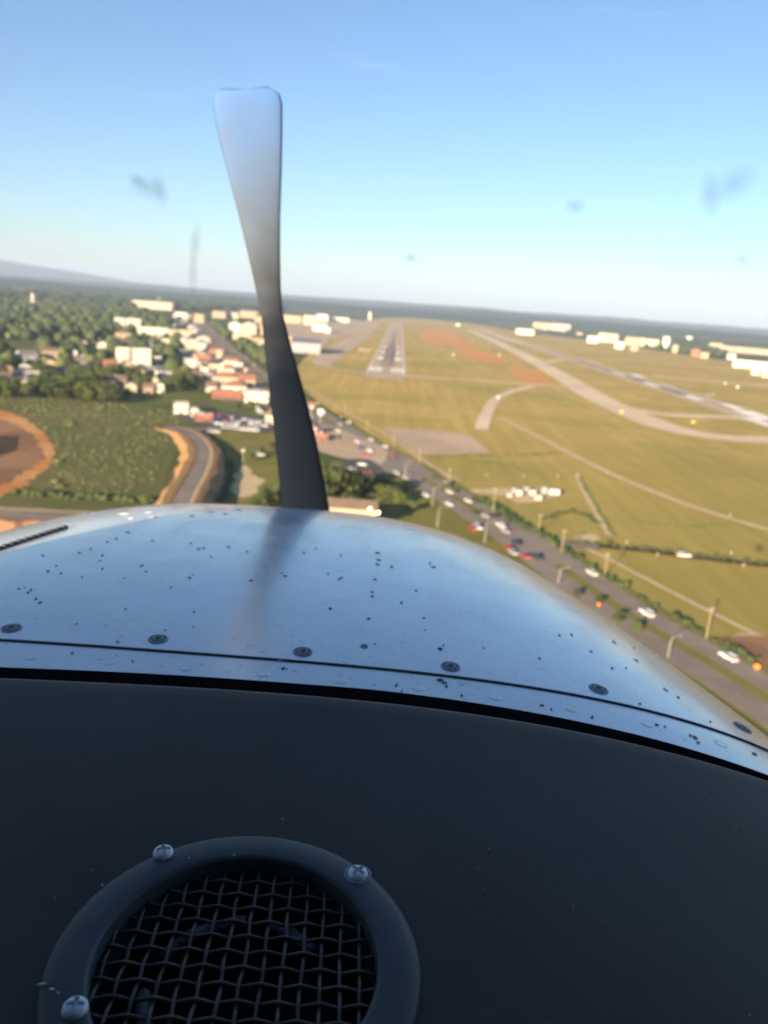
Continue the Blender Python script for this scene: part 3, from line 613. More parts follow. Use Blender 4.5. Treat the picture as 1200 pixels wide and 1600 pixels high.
for a, b, c, e, dp, w_, r_, L in rb:
    building('warehouse' if 'warehouse' in L else 'building', a, b, c, e, dp, m_[w_], m_[r_], L, 'warehouse' if 'warehouse' in L else 'building', 'flat', cols=6 if b - a > 20 else 3)
# low building under the trees by the nose, two lamps lit at its end
def lamps(o, w, h, d):
    c, sn = math.cos(o.rotation_euler.z), math.sin(o.rotation_euler.z)
    for px_, py_ in ((578, 795), (591, 801)):
        v_ = ray(px_, py_); t = (o.location.y - 1.2) / v_[1]; wx, wy, zz = v_[0] * t - o.location.x, v_[1] * t - o.location.y, H + v_[2] * t
        xx, yy = wx * c + wy * sn, -wx * sn + wy * c
        obj('lamp', MB().lathe([(.05, 0), (.42, .06), (.5, .3), (.42, .55), (.05, .62)], 14, (xx, yy, zz - .3)).me('lamp', M['lampglow'], True), o)
        obj('lamp_post', MB().tube([(xx, yy, 0), (xx, yy, zz - .28)], .09, 6).me('lamp_post', M['steel']), o)
    obj('fascia', MB().box(-w / 2 - .5, w / 2 + .5, -.62, -.51, h - .35, h + .12).me('fascia', M['cream']), o)
M['lampglow'] = mat('lit_lamp', (.9, .7, .4), emit=((1, .62, .22), 9))
building('lodge', 510, 586, 826, 795, 9, m_['tan'], m_['roof_brown'], 'low tan building with two lit lamps just above the nose', 'building', 'gable', rz=-.05, cols=6, extra=lamps)
PAL = (('white', 'roof_grey'), ('cream', 'roof_brown'), ('tan', 'roof_brown'), ('brick', 'roof_red'), ('white', 'roof_white'), ('cream', 'roof_red'), ('grey', 'roof_slate'))
NAMEC = {'white': 'white', 'cream': 'cream', 'tan': 'tan', 'brick': 'red brick', 'grey': 'grey'}
RN = {'roof_grey': 'grey', 'roof_brown': 'brown', 'roof_red': 'red', 'roof_white': 'white', 'roof_slate': 'slate'}
rh_ = random.Random(3); made = 0; cnt = {}
for k in range(400):
    if made >= 74: break
    if k % 3:
        yy = rh_.uniform(494, 628); t = (yy - 494) / 134; xr_ = 300 + 120 * t; x = xr_ - rh_.uniform(4, 34 + 72 * t)
    else:
        x = rh_.uniform(0, 300); yy = rh_.uniform(500, 606)
    g = G(x, yy); D = dist(x, yy); wm_ = rh_.uniform(9, 22) if k % 3 else rh_.uniform(9, 15); w = wm_ / D * FPX
    if any((g[0] - q[0]) ** 2 + (g[1] - q[1]) ** 2 < (q[2] + wm_ * .6) ** 2 for q in CLEAR) or 225 < x < 345 and 606 < yy: continue
    wl2, rf = PAL[rh_.randrange(7)]; zone = 'beside the highway strip' if k % 3 else 'scattered in the woods'
    key = (wl2, rf, zone); cnt[key] = cnt.get(key, 0) + 1; oi = ('nearest', 'second', 'third', 'fourth', 'fifth', 'sixth', 'seventh', 'eighth', 'ninth', 'tenth', 'eleventh', 'twelfth', 'thirteenth', 'fourteenth')[min(13, cnt[key] - 1)]
    b_ = building('small_building', x - w / 2, x + w / 2, yy, yy - rh_.uniform(3.4, 5.5) / D * FPX, rh_.uniform(8, 14), M[wl2], M[rf], 'x', 'building', rh_.choice(('gable', 'flat', 'hip', 'front')), rz=rh_.uniform(-.4, .4), cols=3, group='small town buildings'); b_['zkey'] = str(key); b_['gy'] = g[1]; made += 1
ORD2 = ('nearest', 'second nearest', 'third nearest', 'fourth nearest', 'fifth nearest', 'sixth nearest', 'seventh nearest', 'eighth nearest', 'ninth nearest', 'tenth nearest', 'eleventh nearest', 'twelfth nearest')
zs = {}
for b_ in [o for o in COL.objects if 'zkey' in o]: zs.setdefault(b_['zkey'], []).append(b_)
for kk, L_ in zs.items():
    wl2, rf, zone = eval(kk); L_.sort(key=lambda o: o['gy'])
    for i, b_ in enumerate(L_):
        b_['label'] = f"small {NAMEC[wl2]} building with {RN[rf]} roof, {ORD2[min(i, 11)]} of its kind {zone}"
        del b_['zkey']; del b_['gy']
for k in range(34):
    x = random.uniform(0, 420) if k < 22 else random.uniform(700, 1200); hy = 430 + .074 * x + random.uniform(15, 27); w = random.uniform(4, 11)
    building('far_building', x, x + w, hy, hy - random.uniform(2, 3.5), random.uniform(25, 60), M[random.choice(('white', 'cream', 'tan', 'white'))], M[random.choice(('roof_white', 'roof_grey', 'roof_brown'))], 'tiny pale building far off on the hazy plain', 'building', 'flat', cols=0, door=False, group='tiny buildings on the hazy plain')
# mast
g = G(52, 484); D = dist(52, 484); o = empty('radio_mast', (g[0], g[1], 0)); tag(o, 'pale lattice radio mast above the woods at left', 'mast')
hh = 22 * D / FPX
mbm = MB()
for sx in (-1, 1):
    for sy in (-1, 1): mbm.tube([(sx * 4, sy * 4, 0), (sx * 1.2, sy * 1.2, hh)], .9, 5)
for k in range(9):
    zz = hh * k / 9; r0 = 4 - 2.8 * k / 9; r1 = 4 - 2.8 * (k + 1) / 9
    for sx, sy, tx, ty in ((-1, -1, 1, -1), (1, -1, 1, 1), (1, 1, -1, 1), (-1, 1, -1, -1)): mbm.tube([(sx * r0, sy * r0, zz), (tx * r1, ty * r1, zz + hh / 9)], .5, 4)
obj('lattice', mbm.me('lattice', M['white']), o)
obj('antenna_panel', MB().box(-3, 3, -3, 3, hh * .8, hh * .95).me('antenna_panel', M['white']), o)

# ------------------------------------------------------------------ woods, trees, scrub
ROADPTS = np.array([p for p in HWD])
def free(p, pad=0.):
    for cx, cy, r, g, w in CLEAR:
        if (p[0] - cx) ** 2 + (p[1] - cy) ** 2 < (r + pad) ** 2: return False
        # keep the line of sight to the front wall open
        t = p[1] / max(g[1], 1)
        if .93 < t < 1 and abs(p[0] - g[0] * t) < w + pad * .4 + 2: return False
    return ((ROADPTS - np.array(p)) ** 2).sum(1).min() > 18 ** 2
belt_poly = [(-60, 560), (60, 566), (150, 578), (260, 590), (320, 604), (290, 612), (240, 622), (170, 632), (60, 626), (-60, 622)]
near_belt = [p for p in scatter(belt_poly, 10.5) if free(p, 2)]
near_belt.sort(key=lambda p: p[1])
woods_poly = [(-80, 470), (60, 474), (200, 484), (262, 498), (300, 520), (300, 560), (322, 598), (260, 588), (150, 576), (60, 564), (-80, 558)]
fields_av = [[(-60, 528), (0, 531), (70, 533), (118, 541), (80, 553), (0, 559), (-60, 556)], [(-60, 482), (0, 484), (60, 490), (100, 497), (60, 500), (0, 495), (-60, 492)], [(160, 566), (240, 568), (300, 575), (300, 584), (200, 582)]]
wood = [p for p in scatter(woods_poly, 16, avoid=fields_av, keep=.56) if free(p, 3)]
far_poly = [(-120, 452), (60, 452), (180, 458), (330, 468), (440, 478), (440, 486), (300, 486), (200, 483), (60, 473), (-120, 468)]
farw = [p for p in scatter(far_poly, 48) if free(p, 10)]
far_right = [p for p in scatter([(560, 489), (700, 492), (850, 506), (1000, 520), (1200, 538), (1350, 552), (1350, 566), (1200, 552), (1060, 540), (920, 524), (800, 509), (660, 496), (560, 495)], 46) if free(p, 8)]
def tosp(ps, r0, r1, asp=1.25): return [(p[0], p[1], (rr := random.uniform(r0, r1)), rr * asp * random.uniform(1.25, 1.8)) for p in ps]
random.shuffle(wood); k3 = len(wood) // 3
mass('woodland', tosp(wood[:2 * k3], 4.0, 10.5), M['leaf_dark'], 'dark green woods spread between the town buildings', 'woods', shapes=B2)
mass('woodland', tosp(wood[2 * k3:], 3.0, 8.5), M['leaf_mid'], 'lighter green trees mixed into the town woods', 'woods', shapes=B2)
mass('woodland', tosp(farw, 22, 36, .45), M['forest'], 'far hazy forest below the mountain ridge', 'woods')
mass('woodland', tosp(far_right, 20, 32, .42), M['forest'], 'far forest edge behind the airfield', 'woods')
wpx = [p for p in scatter([(330, 505), (352, 510), (372, 532), (410, 552), (430, 560), (428, 575), (400, 566), (360, 535), (335, 515)], 13) if free(p, 1)]
mass('woodland', tosp(wpx, 4.5, 7), M['leaf_dark'], 'band of trees between the highway and the hangars', 'woods', shapes=B2)
tp = [p for p in scatter([(1025, 546), (1080, 552), (1130, 560), (1135, 552), (1075, 545), (1030, 538)], 22, keep=.8) if free(p, 2)]
mass('woodland', tosp(tp, 8, 13, .9), M['leaf_dark'], 'clump of trees between the buildings on the right', 'woods', shapes=B2)

# proper trees with trunk and leafy crown
def tree_meshes(seed, h, r, mt, leaves=1500, ls=.5):
    rr = random.Random(seed); mb = MB()
    top = Vector((rr.uniform(-.4, .4), rr.uniform(-.4, .4), h * .72))
    mb.tube([(0, 0, -.2), (.05, 0, h * .3), top], [h * .026, h * .018, h * .006], 7)
    lob = []
    for k in range(rr.randint(8, 11)):
        a = rr.uniform(0, 6.28); z = rr.uniform(.34, .86); q = r * rr.uniform(.25, .72) * (1.15 - abs(z - .55))
        c = Vector((math.cos(a) * q, math.sin(a) * q, h * z)); lob.append((c, r * rr.uniform(.34, .52)))
        mb.tube([(0, 0, h * max(.22, z - .3)), c * .6 + Vector((0, 0, h * z * .4)) * .8, c], [h * .010, h * .006, h * .003], 5)
    lob.append((Vector((0, 0, h * .84)), r * .42)); lob.append((Vector((0, 0, h * .55)), r * .6))
    trunk = mb.me('trunk', M['bark'])
    v = []; f = []
    for k in range(leaves):
        c, q = lob[k % len(lob)]
        d = Vector((rr.gauss(0, 1), rr.gauss(0, 1), rr.gauss(0, 1))).normalized() * q * rr.uniform(.55, 1.05)
        p = c + Vector((d.x, d.y, d.z * .85)); nrm = (d.normalized() + .9 * Vector((rr.gauss(0, .6), rr.gauss(0, .6), rr.gauss(0, .6)))).normalized()
        a = nrm.orthogonal().normalized(); b = nrm.cross(a); s = ls * rr.uniform(.6, 1.3); n = len(v)
        t = rr.uniform(0, 6.28); a, b = math.cos(t) * a + math.sin(t) * b, math.cos(t) * b - math.sin(t) * a
        v += [p - a * s, p - b * s * .6 + nrm * s * .15, p + a * s, p + b * s * .6 + nrm * s * .15]; f.append((n, n + 1, n + 2, n + 3))
    return trunk, mesh('crown', v, f, mt)
TV = {}
for key, mt in (('dark', M['leaf_dark']), ('mid', M['leaf_mid']), ('light', M['leaf_light'])):
    TV[key] = [tree_meshes(10 + k, 10, 4.2, mt, 700, .62) for k in range(3)]
def tree(name, x, y, h, key, label, group=None, wide=1., k=None):
    tr, cr_ = TV[key][(k if k is not None else random.randrange(3)) % 3]
    o = empty(name, (x, y, 0), random.uniform(0, 6.28)); tag(o, label, 'tree', group); s = h / 10
    for nm, me_ in (('trunk', tr), ('crown', cr_)):
        c = obj(nm, me_, o); c.scale = (s * wide, s * wide, s)
    return o
for i, p in enumerate(near_belt[:150]):
    ht = random.uniform(8, 13); tn = ('dark', 'mid', 'mid', 'light')[i % 4]; qx = toPix(p[0], p[1])[0]
    zone = 'at the left edge' if qx < 30 else 'above the clay pit' if qx < 90 else 'left of the small cream houses' if qx < 160 else 'below the small cream houses' if qx < 215 else 'left of the sunlit lawn' if qx < 262 else 'behind the sunlit lawn'
    tree('leafy_tree', p[0], p[1], ht, tn, {'dark': 'dark green', 'mid': 'mid green', 'light': 'yellow green'}[tn] + (' tall' if ht > 10.5 else ' lower') + ' belt tree ' + zone, 'trees of the wooded belt', 1.25)
if near_belt[150:]: mass('woodland', tosp(near_belt[150:], 4.5, 7), M['leaf_mid'], 'back of the wooded belt behind the scrub field', 'woods', shapes=B2)
tw = [p for p in scatter([(262, 560), (322, 545), (330, 600), (420, 640), (440, 660), (330, 640), (300, 604)], 15, keep=.5) if free(p, 1)]
for i, p in enumerate(tw[:50]):
    tree('leafy_tree', p[0], p[1], random.uniform(5, 8.5), ('dark', 'mid')[i % 2], 'small leafy tree among the roadside shops', 'trees among the roadside shops', 1.2)
big = [(512, 800, 18, 'dark', 'tall dark tree just right of the propeller root'), (532, 796, 17, 'mid', 'tall tree second from the propeller above the nose'), (550, 790, 15.5, 'dark', 'tall tree above the low lamp lit building'), (498, 775, 14, 'dark', 'dark tree half covered by the propeller blade'), (520, 772, 14, 'mid', 'tree standing behind the tall pair by the propeller'),
       (572, 785, 8, 'mid', 'round bush like tree right of the tall trees'), (590, 786, 8.5, 'light', 'bright green tree in the roadside thicket'), (606, 788, 8, 'mid', 'green tree at the middle of the roadside thicket'), (622, 790, 6.5, 'light', 'yellow green tree at the right end of the thicket'), (640, 800, 5, 'light', 'low yellow green bush beside the highway'), (584, 765, 6, 'light', 'small bright tree behind the roadside thicket'), (600, 768, 6.5, 'light', 'second small bright tree behind the roadside thicket'),
       (402, 800, 7, 'mid', 'green tree left of the propeller above the nose'), (420, 795, 8, 'dark', 'dark tree left of the propeller root'), (436, 785, 8, 'mid', 'tree touching the left side of the propeller blade'), (386, 812, 5, 'mid', 'low bush at the cowling edge left of the propeller'), (412, 775, 5, 'mid', 'small bush beside the bare tan soil patch'),
       (395, 720, 4, 'mid', 'shrub left of the pale lamp post'), (410, 712, 4.5, 'dark', 'shrub right of the pale lamp post'), (425, 705, 5, 'dark', 'bushy tree in the green patch below the car lot'),
       (902, 934, 3.0, 'dark', 'first small dark tree in the highway verge by the cowling'), (935, 945, 2.8, 'dark', 'second small dark tree in the highway verge'), (964, 972, 3.4, 'dark', 'third small dark tree in the highway verge'), (997, 989, 3.4, 'mid', 'nearest small round tree in the highway verge'),
       (633, 768, 2.5, 'light', 'small shrub at the kerb of the highway'), (742, 805, 2.2, 'dark', 'small dark shrub in the median before the crossing')]
for x, yb, h_, key, L in big:
    g = G(x, yb); tree('leafy_tree', g[0], g[1], h_, key, L, None, 1.05 if h_ > 12 else 1.3)
dt = G(1113, 560); tree('leafy_tree', dt[0], dt[1], 17, 'dark', 'dark round tree among the far houses on the right', None, 1.3)

# scrub
sp = scatter([(-40, 622), (60, 620), (160, 628), (250, 640), (288, 656), (268, 690), (250, 730), (236, 766), (150, 776), (60, 772), (84, 735), (92, 712), (78, 678), (44, 650), (0, 634), (-40, 630)], 2.3, keep=.24)
mass('scrub', [(p[0], p[1], (r_ := random.uniform(.8, 1.5) * (1.8 if random.random() < .04 else 1)), r_ * random.uniform(.25, .6)) for p in sp], M['scrub'], 'low green scrub covering the field beside the clay pit', 'scrub')
def along(px, step, spread):
    c = np.array(catmull([G(*p) for p in px], 10)); out = []
    for i in range(len(c) - 1):
        L_ = np.linalg.norm(c[i + 1] - c[i]); n = max(1, int(L_ / step))
        for k in range(n):
            p = c[i] + (c[i + 1] - c[i]) * (k + random.random()) / n; out.append((p[0] + random.gauss(0, spread), p[1] + random.gauss(0, spread)))
    return out
mass('hedge', [(p[0], p[1], random.uniform(.5, 1.7), random.uniform(.5, 2.0)) for p in along([(668, 742), (720, 774), (790, 806), (850, 840), (940, 900), (1050, 963), (1200, 1048), (1400, 1170)], .8, 1.0) if noise.noise(Vector((p[0] / 9, p[1] / 9, 2))) > -.02 or 255 < p[1] < 320], M['leaf_dark'], 'low hedge running along the airfield side of the highway', 'hedge', kind='thing', shapes=B2)
mass('hedge', [(p[0], p[1], random.uniform(.8, 2.2), random.uniform(.9, 2.6)) for p in along([(40, 772), (100, 777), (170, 781), (236, 784)], .5, 1.6)], M['leaf_dark'], 'added dark hedge standing in for shadow below the lower left road bank', 'hedge', kind='thing', shapes=B2)  # shrubs added to darken the strip where the bank's shadow falls
mass('hedge', [(p[0], p[1], random.uniform(.6, 1.6), random.uniform(.7, 1.8)) for p in along([(338, 700), (352, 722), (356, 745), (350, 770), (348, 800)], .6, 1.1)], M['leaf_dark'], 'added dark hedge standing in for shadow beside the clay embankment', 'hedge', kind='thing', shapes=B2)  # dark shrubs put in for the shadow the embankment throws
mass('hedge', [(p[0], p[1], random.uniform(.9, 1.9), random.uniform(1.2, 2.4)) for p in along([(755, 783), (790, 806), (820, 826), (845, 838)], .6, 1.5)], M['leaf_dark'], 'thick dark hedge below the equipment yard', 'hedge', kind='thing', shapes=B1)
mass('ditch_scrub', [(p[0], p[1], random.uniform(.6, 1.3), random.uniform(.7, 1.7)) for p in along([(900, 848), (950, 853), (1010, 859), (1100, 871), (1200, 882), (1400, 902)], .7, 1.3)], M['leaf_dark'], 'dark scrub growing along the drainage ditch', 'scrub')
mass('ditch_scrub', [(p[0], p[1], random.uniform(.6, 1.2), random.uniform(.6, 1.4)) for p in along([(850, 812), (872, 803), (895, 800), (915, 806), (935, 818)], .8, .9)], M['leaf_dark'], 'added dark scrub standing in for a curved slope shadow right of the hedge', 'scrub')  # scrub laid along a dark curve that is a slope's shadow
mass('ditch_scrub', [(p[0], p[1], random.uniform(.5, 1.0), random.uniform(.5, 1.1)) for p in along([(905, 745), (918, 772), (934, 797), (958, 838)], .9, .5)], M['leaf_mid'], 'weeds growing along the short footpath', 'weeds')
for px_, L in (([(690, 713), (720, 713), (768, 712)], 'weeds along the lower edge of the concrete pad'), ([(790, 709), (830, 711), (880, 708)], 'thin line of weeds right of the concrete pad'), ([(988, 812), (1030, 820), (1080, 824), (1140, 820)], 'dark weed line in the golden grass'), ([(742, 722), (790, 726), (825, 738)], 'weed line above the equipment yard')):
    mass('ditch_scrub', [(p[0], p[1], random.uniform(.5, 1.2), random.uniform(.3, .8)) for p in along(px_, .8, .6)], M['leaf_mid'], L, 'weeds')
# ------------------------------------------------------------------ vehicles
def car_parts(kind):
    P = {}
    if kind == 'sedan':
        L, wd = 4.7, 1.84
        body = [(-2.35, .35), (-2.3, .75), (-1.6, .92), (1.1, .95), (2.1, .82), (2.35, .6), (2.35, .32)]
        glass = [(-1.55, .91), (-1.0, 1.40), (.35, 1.42), (1.15, .94)]; roof = [(-1.05, 1.37), (-.95, 1.46), (.3, 1.48), (.45, 1.40)]
    elif kind == 'suv':
        L, wd = 4.8, 1.95
        body = [(-2.4, .4), (-2.4, 1.0), (1.2, 1.08), (2.2, .98), (2.4, .7), (2.4, .4)]
        glass = [(-2.3, .99), (-2.1, 1.66), (.3, 1.70), (1.15, 1.06)]; roof = [(-2.15, 1.63), (-2.05, 1.75), (.2, 1.78), (.4, 1.66)]
    else:
        L, wd = 5.6, 2.0
        body = [(-2.8, .5), (-2.8, 1.05), (-.6, 1.05), (1.4, 1.12), (2.6, 1.02), (2.8, .75), (2.8, .45)]
        glass = [(-.65, 1.04), (-.5, 1.72), (.7, 1.75), (1.4, 1.1)]; roof = [(-.6, 1.69), (-.45, 1.82), (.6, 1.84), (.8, 1.72)]
    def ext(pr, w, inset=0.):
        m = MB(); n = len(pr); w2 = w / 2; zt = max(b for a, b in pr); zb = min(b for a, b in pr)
        v = []
        for sg in (-1, 1):
            for a, b in pr: v.append((a, sg * (w2 - inset * (b - zb) / max(zt - zb, .01)), b))
        m.add(v, [tuple(range(n)), tuple(range(n, 2 * n))[::-1]] + [(i, n + i, n + (i + 1) % n, (i + 1) % n) for i in range(n)]); return m
    P['body'] = ext(body, wd, .06).me('body', M['car_white']); P['window'] = ext(glass, wd - .14, .2).me('window', M['carglass'])
    P['roof'] = ext(roof, wd - .5, .06).me('roof', M['car_white'])
    wm = MB(); n = 12; v = []
    for sg in (-.12, .12):
        for k in range(n): v.append((.34 * math.cos(6.2832 * k / n), sg, .34 * math.sin(6.2832 * k / n)))
    wm.add(v, [tuple(range(n)), tuple(range(n, 2 * n))[::-1]] + [(k, n + k, n + (k + 1) % n, (k + 1) % n) for k in range(n)])
    P['wheel'] = wm.me('wheel', M['tyre'])
    P['headlight'] = MB().box(-.06, .04, -.2, .2, -.09, .09).me('headlight', M['lamp_white']); P['tail_light'] = MB().box(-.04, .06, -.16, .16, -.11, .11).me('tail_light', M['lamp_red'])
    P['dims'] = (L, wd, body); return P
CP = {k: car_parts(k) for k in ('sedan', 'suv', 'pickup')}
def car(kind, color, x, y, a, label, group=None, full=True, z=.27):
    P = CP[kind]; L, wd, body = P['dims']
    o = empty({'sedan': 'car', 'suv': 'sport_utility_car', 'pickup': 'pickup_truck'}[kind], (x, y, z), a); tag(o, label, 'car' if kind != 'pickup' else 'pickup', group)
    for nm in ('body', 'window', 'roof'):
        c = obj(nm, P[nm], o)
        if nm != 'window': c.material_slots[0].link = 'OBJECT'; c.material_slots[0].material = M['car_' + color]
    if full:
        for sx in (-.31, .31):
            for sy in (-1, 1): obj('wheel', P['wheel'], o, (sx * L, sy * (wd / 2 - .1), .34))
        for sy in (-1, 1):
            obj('headlight', P['headlight'], o, (L / 2 - .06, sy * (wd / 2 - .32), .66)); obj('tail_light', P['tail_light'], o, (-L / 2 + .02, sy * (wd / 2 - .28), .78))
    return o
hwcars = [(1010, 962, 'suv', 'white', 0, 'white car on the highway just right of the cowling shoulder'), (1137, 1031, 'suv', 'white', 0, 'white car beside the bare brown turnout, nearest of all'),
          (665, 776, 'sedan', 'white', 1, 'white car on the near carriageway above the thicket'), (702, 771, 'sedan', 'white', 0, 'white car on the far carriageway across from the thicket'), (731, 785, 'sedan', 'white', 0, 'cream white car a little nearer on the far carriageway'),
          (746, 827, 'suv', 'white', 1, 'white car beside the red one before the crossing'), (738, 829, 'sedan', 'red', 1, 'red car beside the white one before the crossing'), (782, 824, 'suv', 'white', 0, 'white car entering the crossing'), (789, 832, 'sedan', 'silver', 0, 'silver car right behind the white one in the crossing'),
          (796, 859, 'sedan', 'red', 1, 'red car next to the dark van in the crossing'), (806, 852, 'suv', 'dark', 1, 'dark blue van like car in the crossing'), (801, 866, 'sedan', 'silver', 1, 'silver car close to the cowling edge'), (821, 872, 'sedan', 'red', 1, 'red car closest to the cowling edge'), (758, 809, 'sedan', 'silver', 0, 'silver car on the far carriageway before the crossing'),
          (602, 700, 'suv', 'white', 0, 'white car just beyond the shaded junction'), (577, 706, 'suv', 'white', 1, 'white car left of the shaded junction'), (558, 692, 'sedan', 'white', 1, 'white car turning by the parking lot'), (545, 662, 'suv', 'white', 0, 'white car farther up the highway past the filling station'), (534, 654, 'sedan', 'silver', 0, 'silver car ahead of the white one past the filling station'),
          (496, 632, 'sedan', 'white', 0, 'white car just right of the propeller far up the highway'), (619, 741, 'sedan', 'white', 1, 'white car at the kerb below the shaded junction'), (633, 748, 'sedan', 'silver', 1, 'silver car following the one below the junction')]
for x, y, k, c, ln, L in hwcars:
    g, a = hw_px(x, y); car(k, c, g[0], g[1], a + (0 if ln == 0 else math.pi), L, 'cars driving on the highway')
pk = [(571, 714, 'red'), (566, 728, 'white'), (573, 740, 'red'), (556, 756, 'white'), (549, 735, 'silver')]
for (x, y, c), L in zip(pk, ('red car at the back of the shaded lot', 'white car in the middle of the shaded lot', 'red car at the front of the shaded lot', 'white car by the thicket below the shaded lot', 'silver car close to the tall trees in the shaded lot')):
    g = G(x, y); car('sedan', c, g[0], g[1], random.uniform(-.4, .4), L, 'cars in the shaded lot')
cols = ['white', 'silver', 'grey', 'white', 'blue', 'black', 'white', 'tan', 'silver', 'red', 'dark', 'white']
ordn = ['first', 'second', 'third', 'fourth', 'fifth', 'sixth', 'seventh', 'eighth', 'ninth', 'tenth', 'eleventh', 'twelfth', 'thirteenth', 'fourteenth', 'fifteenth', 'sixteenth']
rows_ = [('back', (336, 650), (424, 664), 14), ('second', (334, 656), (422, 668), 14), ('third', (336, 662), (405, 671), 12), ('front', (348, 669), (408, 675), 12)]
for rn_, a, b, n in rows_:
    for k in range(n):
        t = (k + .5) / n; g = G(a[0] + (b[0] - a[0]) * t, a[1] + (b[1] - a[1]) * t); c = cols[(k * 5 + len(rn_)) % 12] if rn_ != 'front' else ('white' if k > 5 else 'silver')
        car(('sedan', 'suv', 'sedan', 'pickup')[(k + len(rn_)) % 4], c, g[0], g[1], 1.2 + random.uniform(-.06, .06), f'{c} car, {ordn[k]} from the left in the {rn_} row of the car lot', 'cars in the sales lot', full=False)
for x, y, c, L in ((338, 677, 'white', 'white van at the end of the embanked road'), (330, 676, 'silver', 'silver car beside the white van at the embanked road'), (406, 713, 'white', 'white car alone in the green patch left of the propeller'), (340, 664, 'white', 'white car at the corner of the car lot')):
    g = G(x, y); car('suv', c, g[0], g[1], .3, L)
fr = 0
for k in range(26):
    x = 330 + k * 3.4; y = 549 + k * 3.6 + random.uniform(-2, 2); g = G(x - 6, y + random.uniform(4, 9)); c = cols[k % 12]
    if free((g[0], g[1]), -3) or True:
        if all((g[0] - q[0]) ** 2 + (g[1] - q[1]) ** 2 > (q[2] * .8) ** 2 for q in CLEAR):
            car('sedan', c, g[0], g[1], hw_px(x, y)[1] + 1.3, f'{c} car, {ordn[fr % 16]} {"" if fr < 16 else "of the nearer ones "}along the shop frontage from the far end', 'cars parked at the shops', full=False); fr += 1
fw = []
for k, yy in enumerate((640, 690, 760, 830, 905, 1000, 1100, 1240, 1400, 1600)):
    (x, y), a = hw_at(yy, (-3, 3, 5)[k % 3]); c = cols[(k * 3) % 12]
    car('sedan', c, x, y, a, f'{c} car, {ordn[k]} along the distant stretch of highway left of the propeller', 'cars on the distant highway', full=False)
for k, yy in enumerate((236, 251, 300, 318, 352, 371, 412, 430, 455, 482, 505, 532, 556, 585, 610)):
    ln = k % 2; off = (1.8, -10.0, -1.8, -13.6)[k % 4]; (x, y), a = hw_at(yy, off); c = cols[(k * 7 + 3) % 12]
    car(('sedan', 'suv', 'sedan')[k % 3], c, x, y, a + (math.pi if off < -5 else 0), f'{c} car, {ordn[k]} of the extra traffic counted from the near end'.replace('of the extra traffic counted from the near end', 'in the moving traffic from the nose upwards'), 'cars driving on the highway')
g = G(1068, 871); car('suv', 'white', g[0], g[1], .05, 'white service car parked alone by the drainage ditch')

# ------------------------------------------------------------------ poles, lamps, airfield furniture
def pole(xb, yb, xt, yt, label, wood=True, name='utility_pole', arm=True, group='poles along the highway'):
    g = G(xb, yb); D = dist(xb, yb); v = ray(xt, yt)
    hh = H + v[2] * (g[1] / v[1]); hh = max(4, min(14, hh))
    o = empty(name, (g[0], g[1], 0), hw_px(xb, yb)[1]); tag(o, label, 'pole', group)
    mt = M['wood'] if wood else M['steel']
    obj('post', MB().tube([(0, 0, -.2), (0, 0, hh)], [.19, .13], 8).me('post', mt), o)
    if arm:
        obj('cross_arm', MB().box(-.07, .07, -1.1, 1.1, hh - .9, hh - .75).me('cross_arm', mt), o)
        for k in (-.95, -.45, .45, .95): obj('insulator', MB().lathe([(.04, 0), (.07, .1), (.04, .22)], 6, (0, k, hh - .75)).me('insulator', M['lamp_white']), o)
    return o
pl = [(539, 650, 538, 633), (573, 674, 572, 657), (614, 701, 614, 681), (655, 724, 655, 702), (701, 755, 702, 732), (770, 801, 777, 762), (841, 832, 844, 803), (877, 865, 878, 827), (944, 903, 948, 863), (1103, 1000, 1111, 948)]
pw = ['farthest weathered pole beside the airfield track', 'second farthest weathered pole along the airfield', 'weathered pole at the left end of the concrete pad', 'weathered pole below the concrete pad', 'weathered pole left of the gravel drive', 'tall weathered pole beside the equipment yard', 'weathered pole rising from the thick dark hedge', 'weathered pole at the short side road', 'weathered pole beside the pale track after the ditch', 'nearest weathered pole beside the bare turnout']
for p, L in zip(pl, pw): pole(*p, L, arm=True)
g2 = G(782, 798)
def street_lamp(xb, yb, xt, yt, label, side=1):
    g = G(xb, yb); v = ray(xt, yt); hh = max(5, min(11, H + v[2] * (g[1] / v[1])))
    o = empty('street_lamp', (g[0], g[1], 0), hw_px(xb, yb)[1]); tag(o, label, 'street lamp', 'street lamps along the highway')
    obj('post', MB().tube([(0, 0, -.1), (0, 0, hh * .8), (0, -.25 * side, hh * .93), (0, -.9 * side, hh), (0, -2.6 * side, hh + .15)], [.15, .11, .10, .09, .08], 8).me('post', M['steel']), o)
    obj('lamp_head', MB().box(-.18, .18, -3.3 * side if side > 0 else 2.5, -2.5 * side if side > 0 else 3.3, hh + .05, hh + .25).me('lamp_head', M['steel']), o)
    obj('base_plate', MB().lathe([(.3, 0), (.3, .12), (.2, .3)], 10).me('base_plate', M['steel']), o)
for p, L in (((872, 913, 880, 888), 'curved street lamp beside the cowling shoulder'), ((1043, 1030, 1052, 996), 'nearest curved street lamp on the highway verge'), ((675, 790, 676, 761), 'street lamp in the median by the thicket'), ((683, 824, 684, 793), 'street lamp on the verge below the thicket'), ((757, 848, 758, 815), 'street lamp before the crossing'), ((526, 690, 526, 668), 'street lamp by the red filling station'), ((632, 750, 633, 722), 'street lamp at the shaded junction')): street_lamp(*p, L)
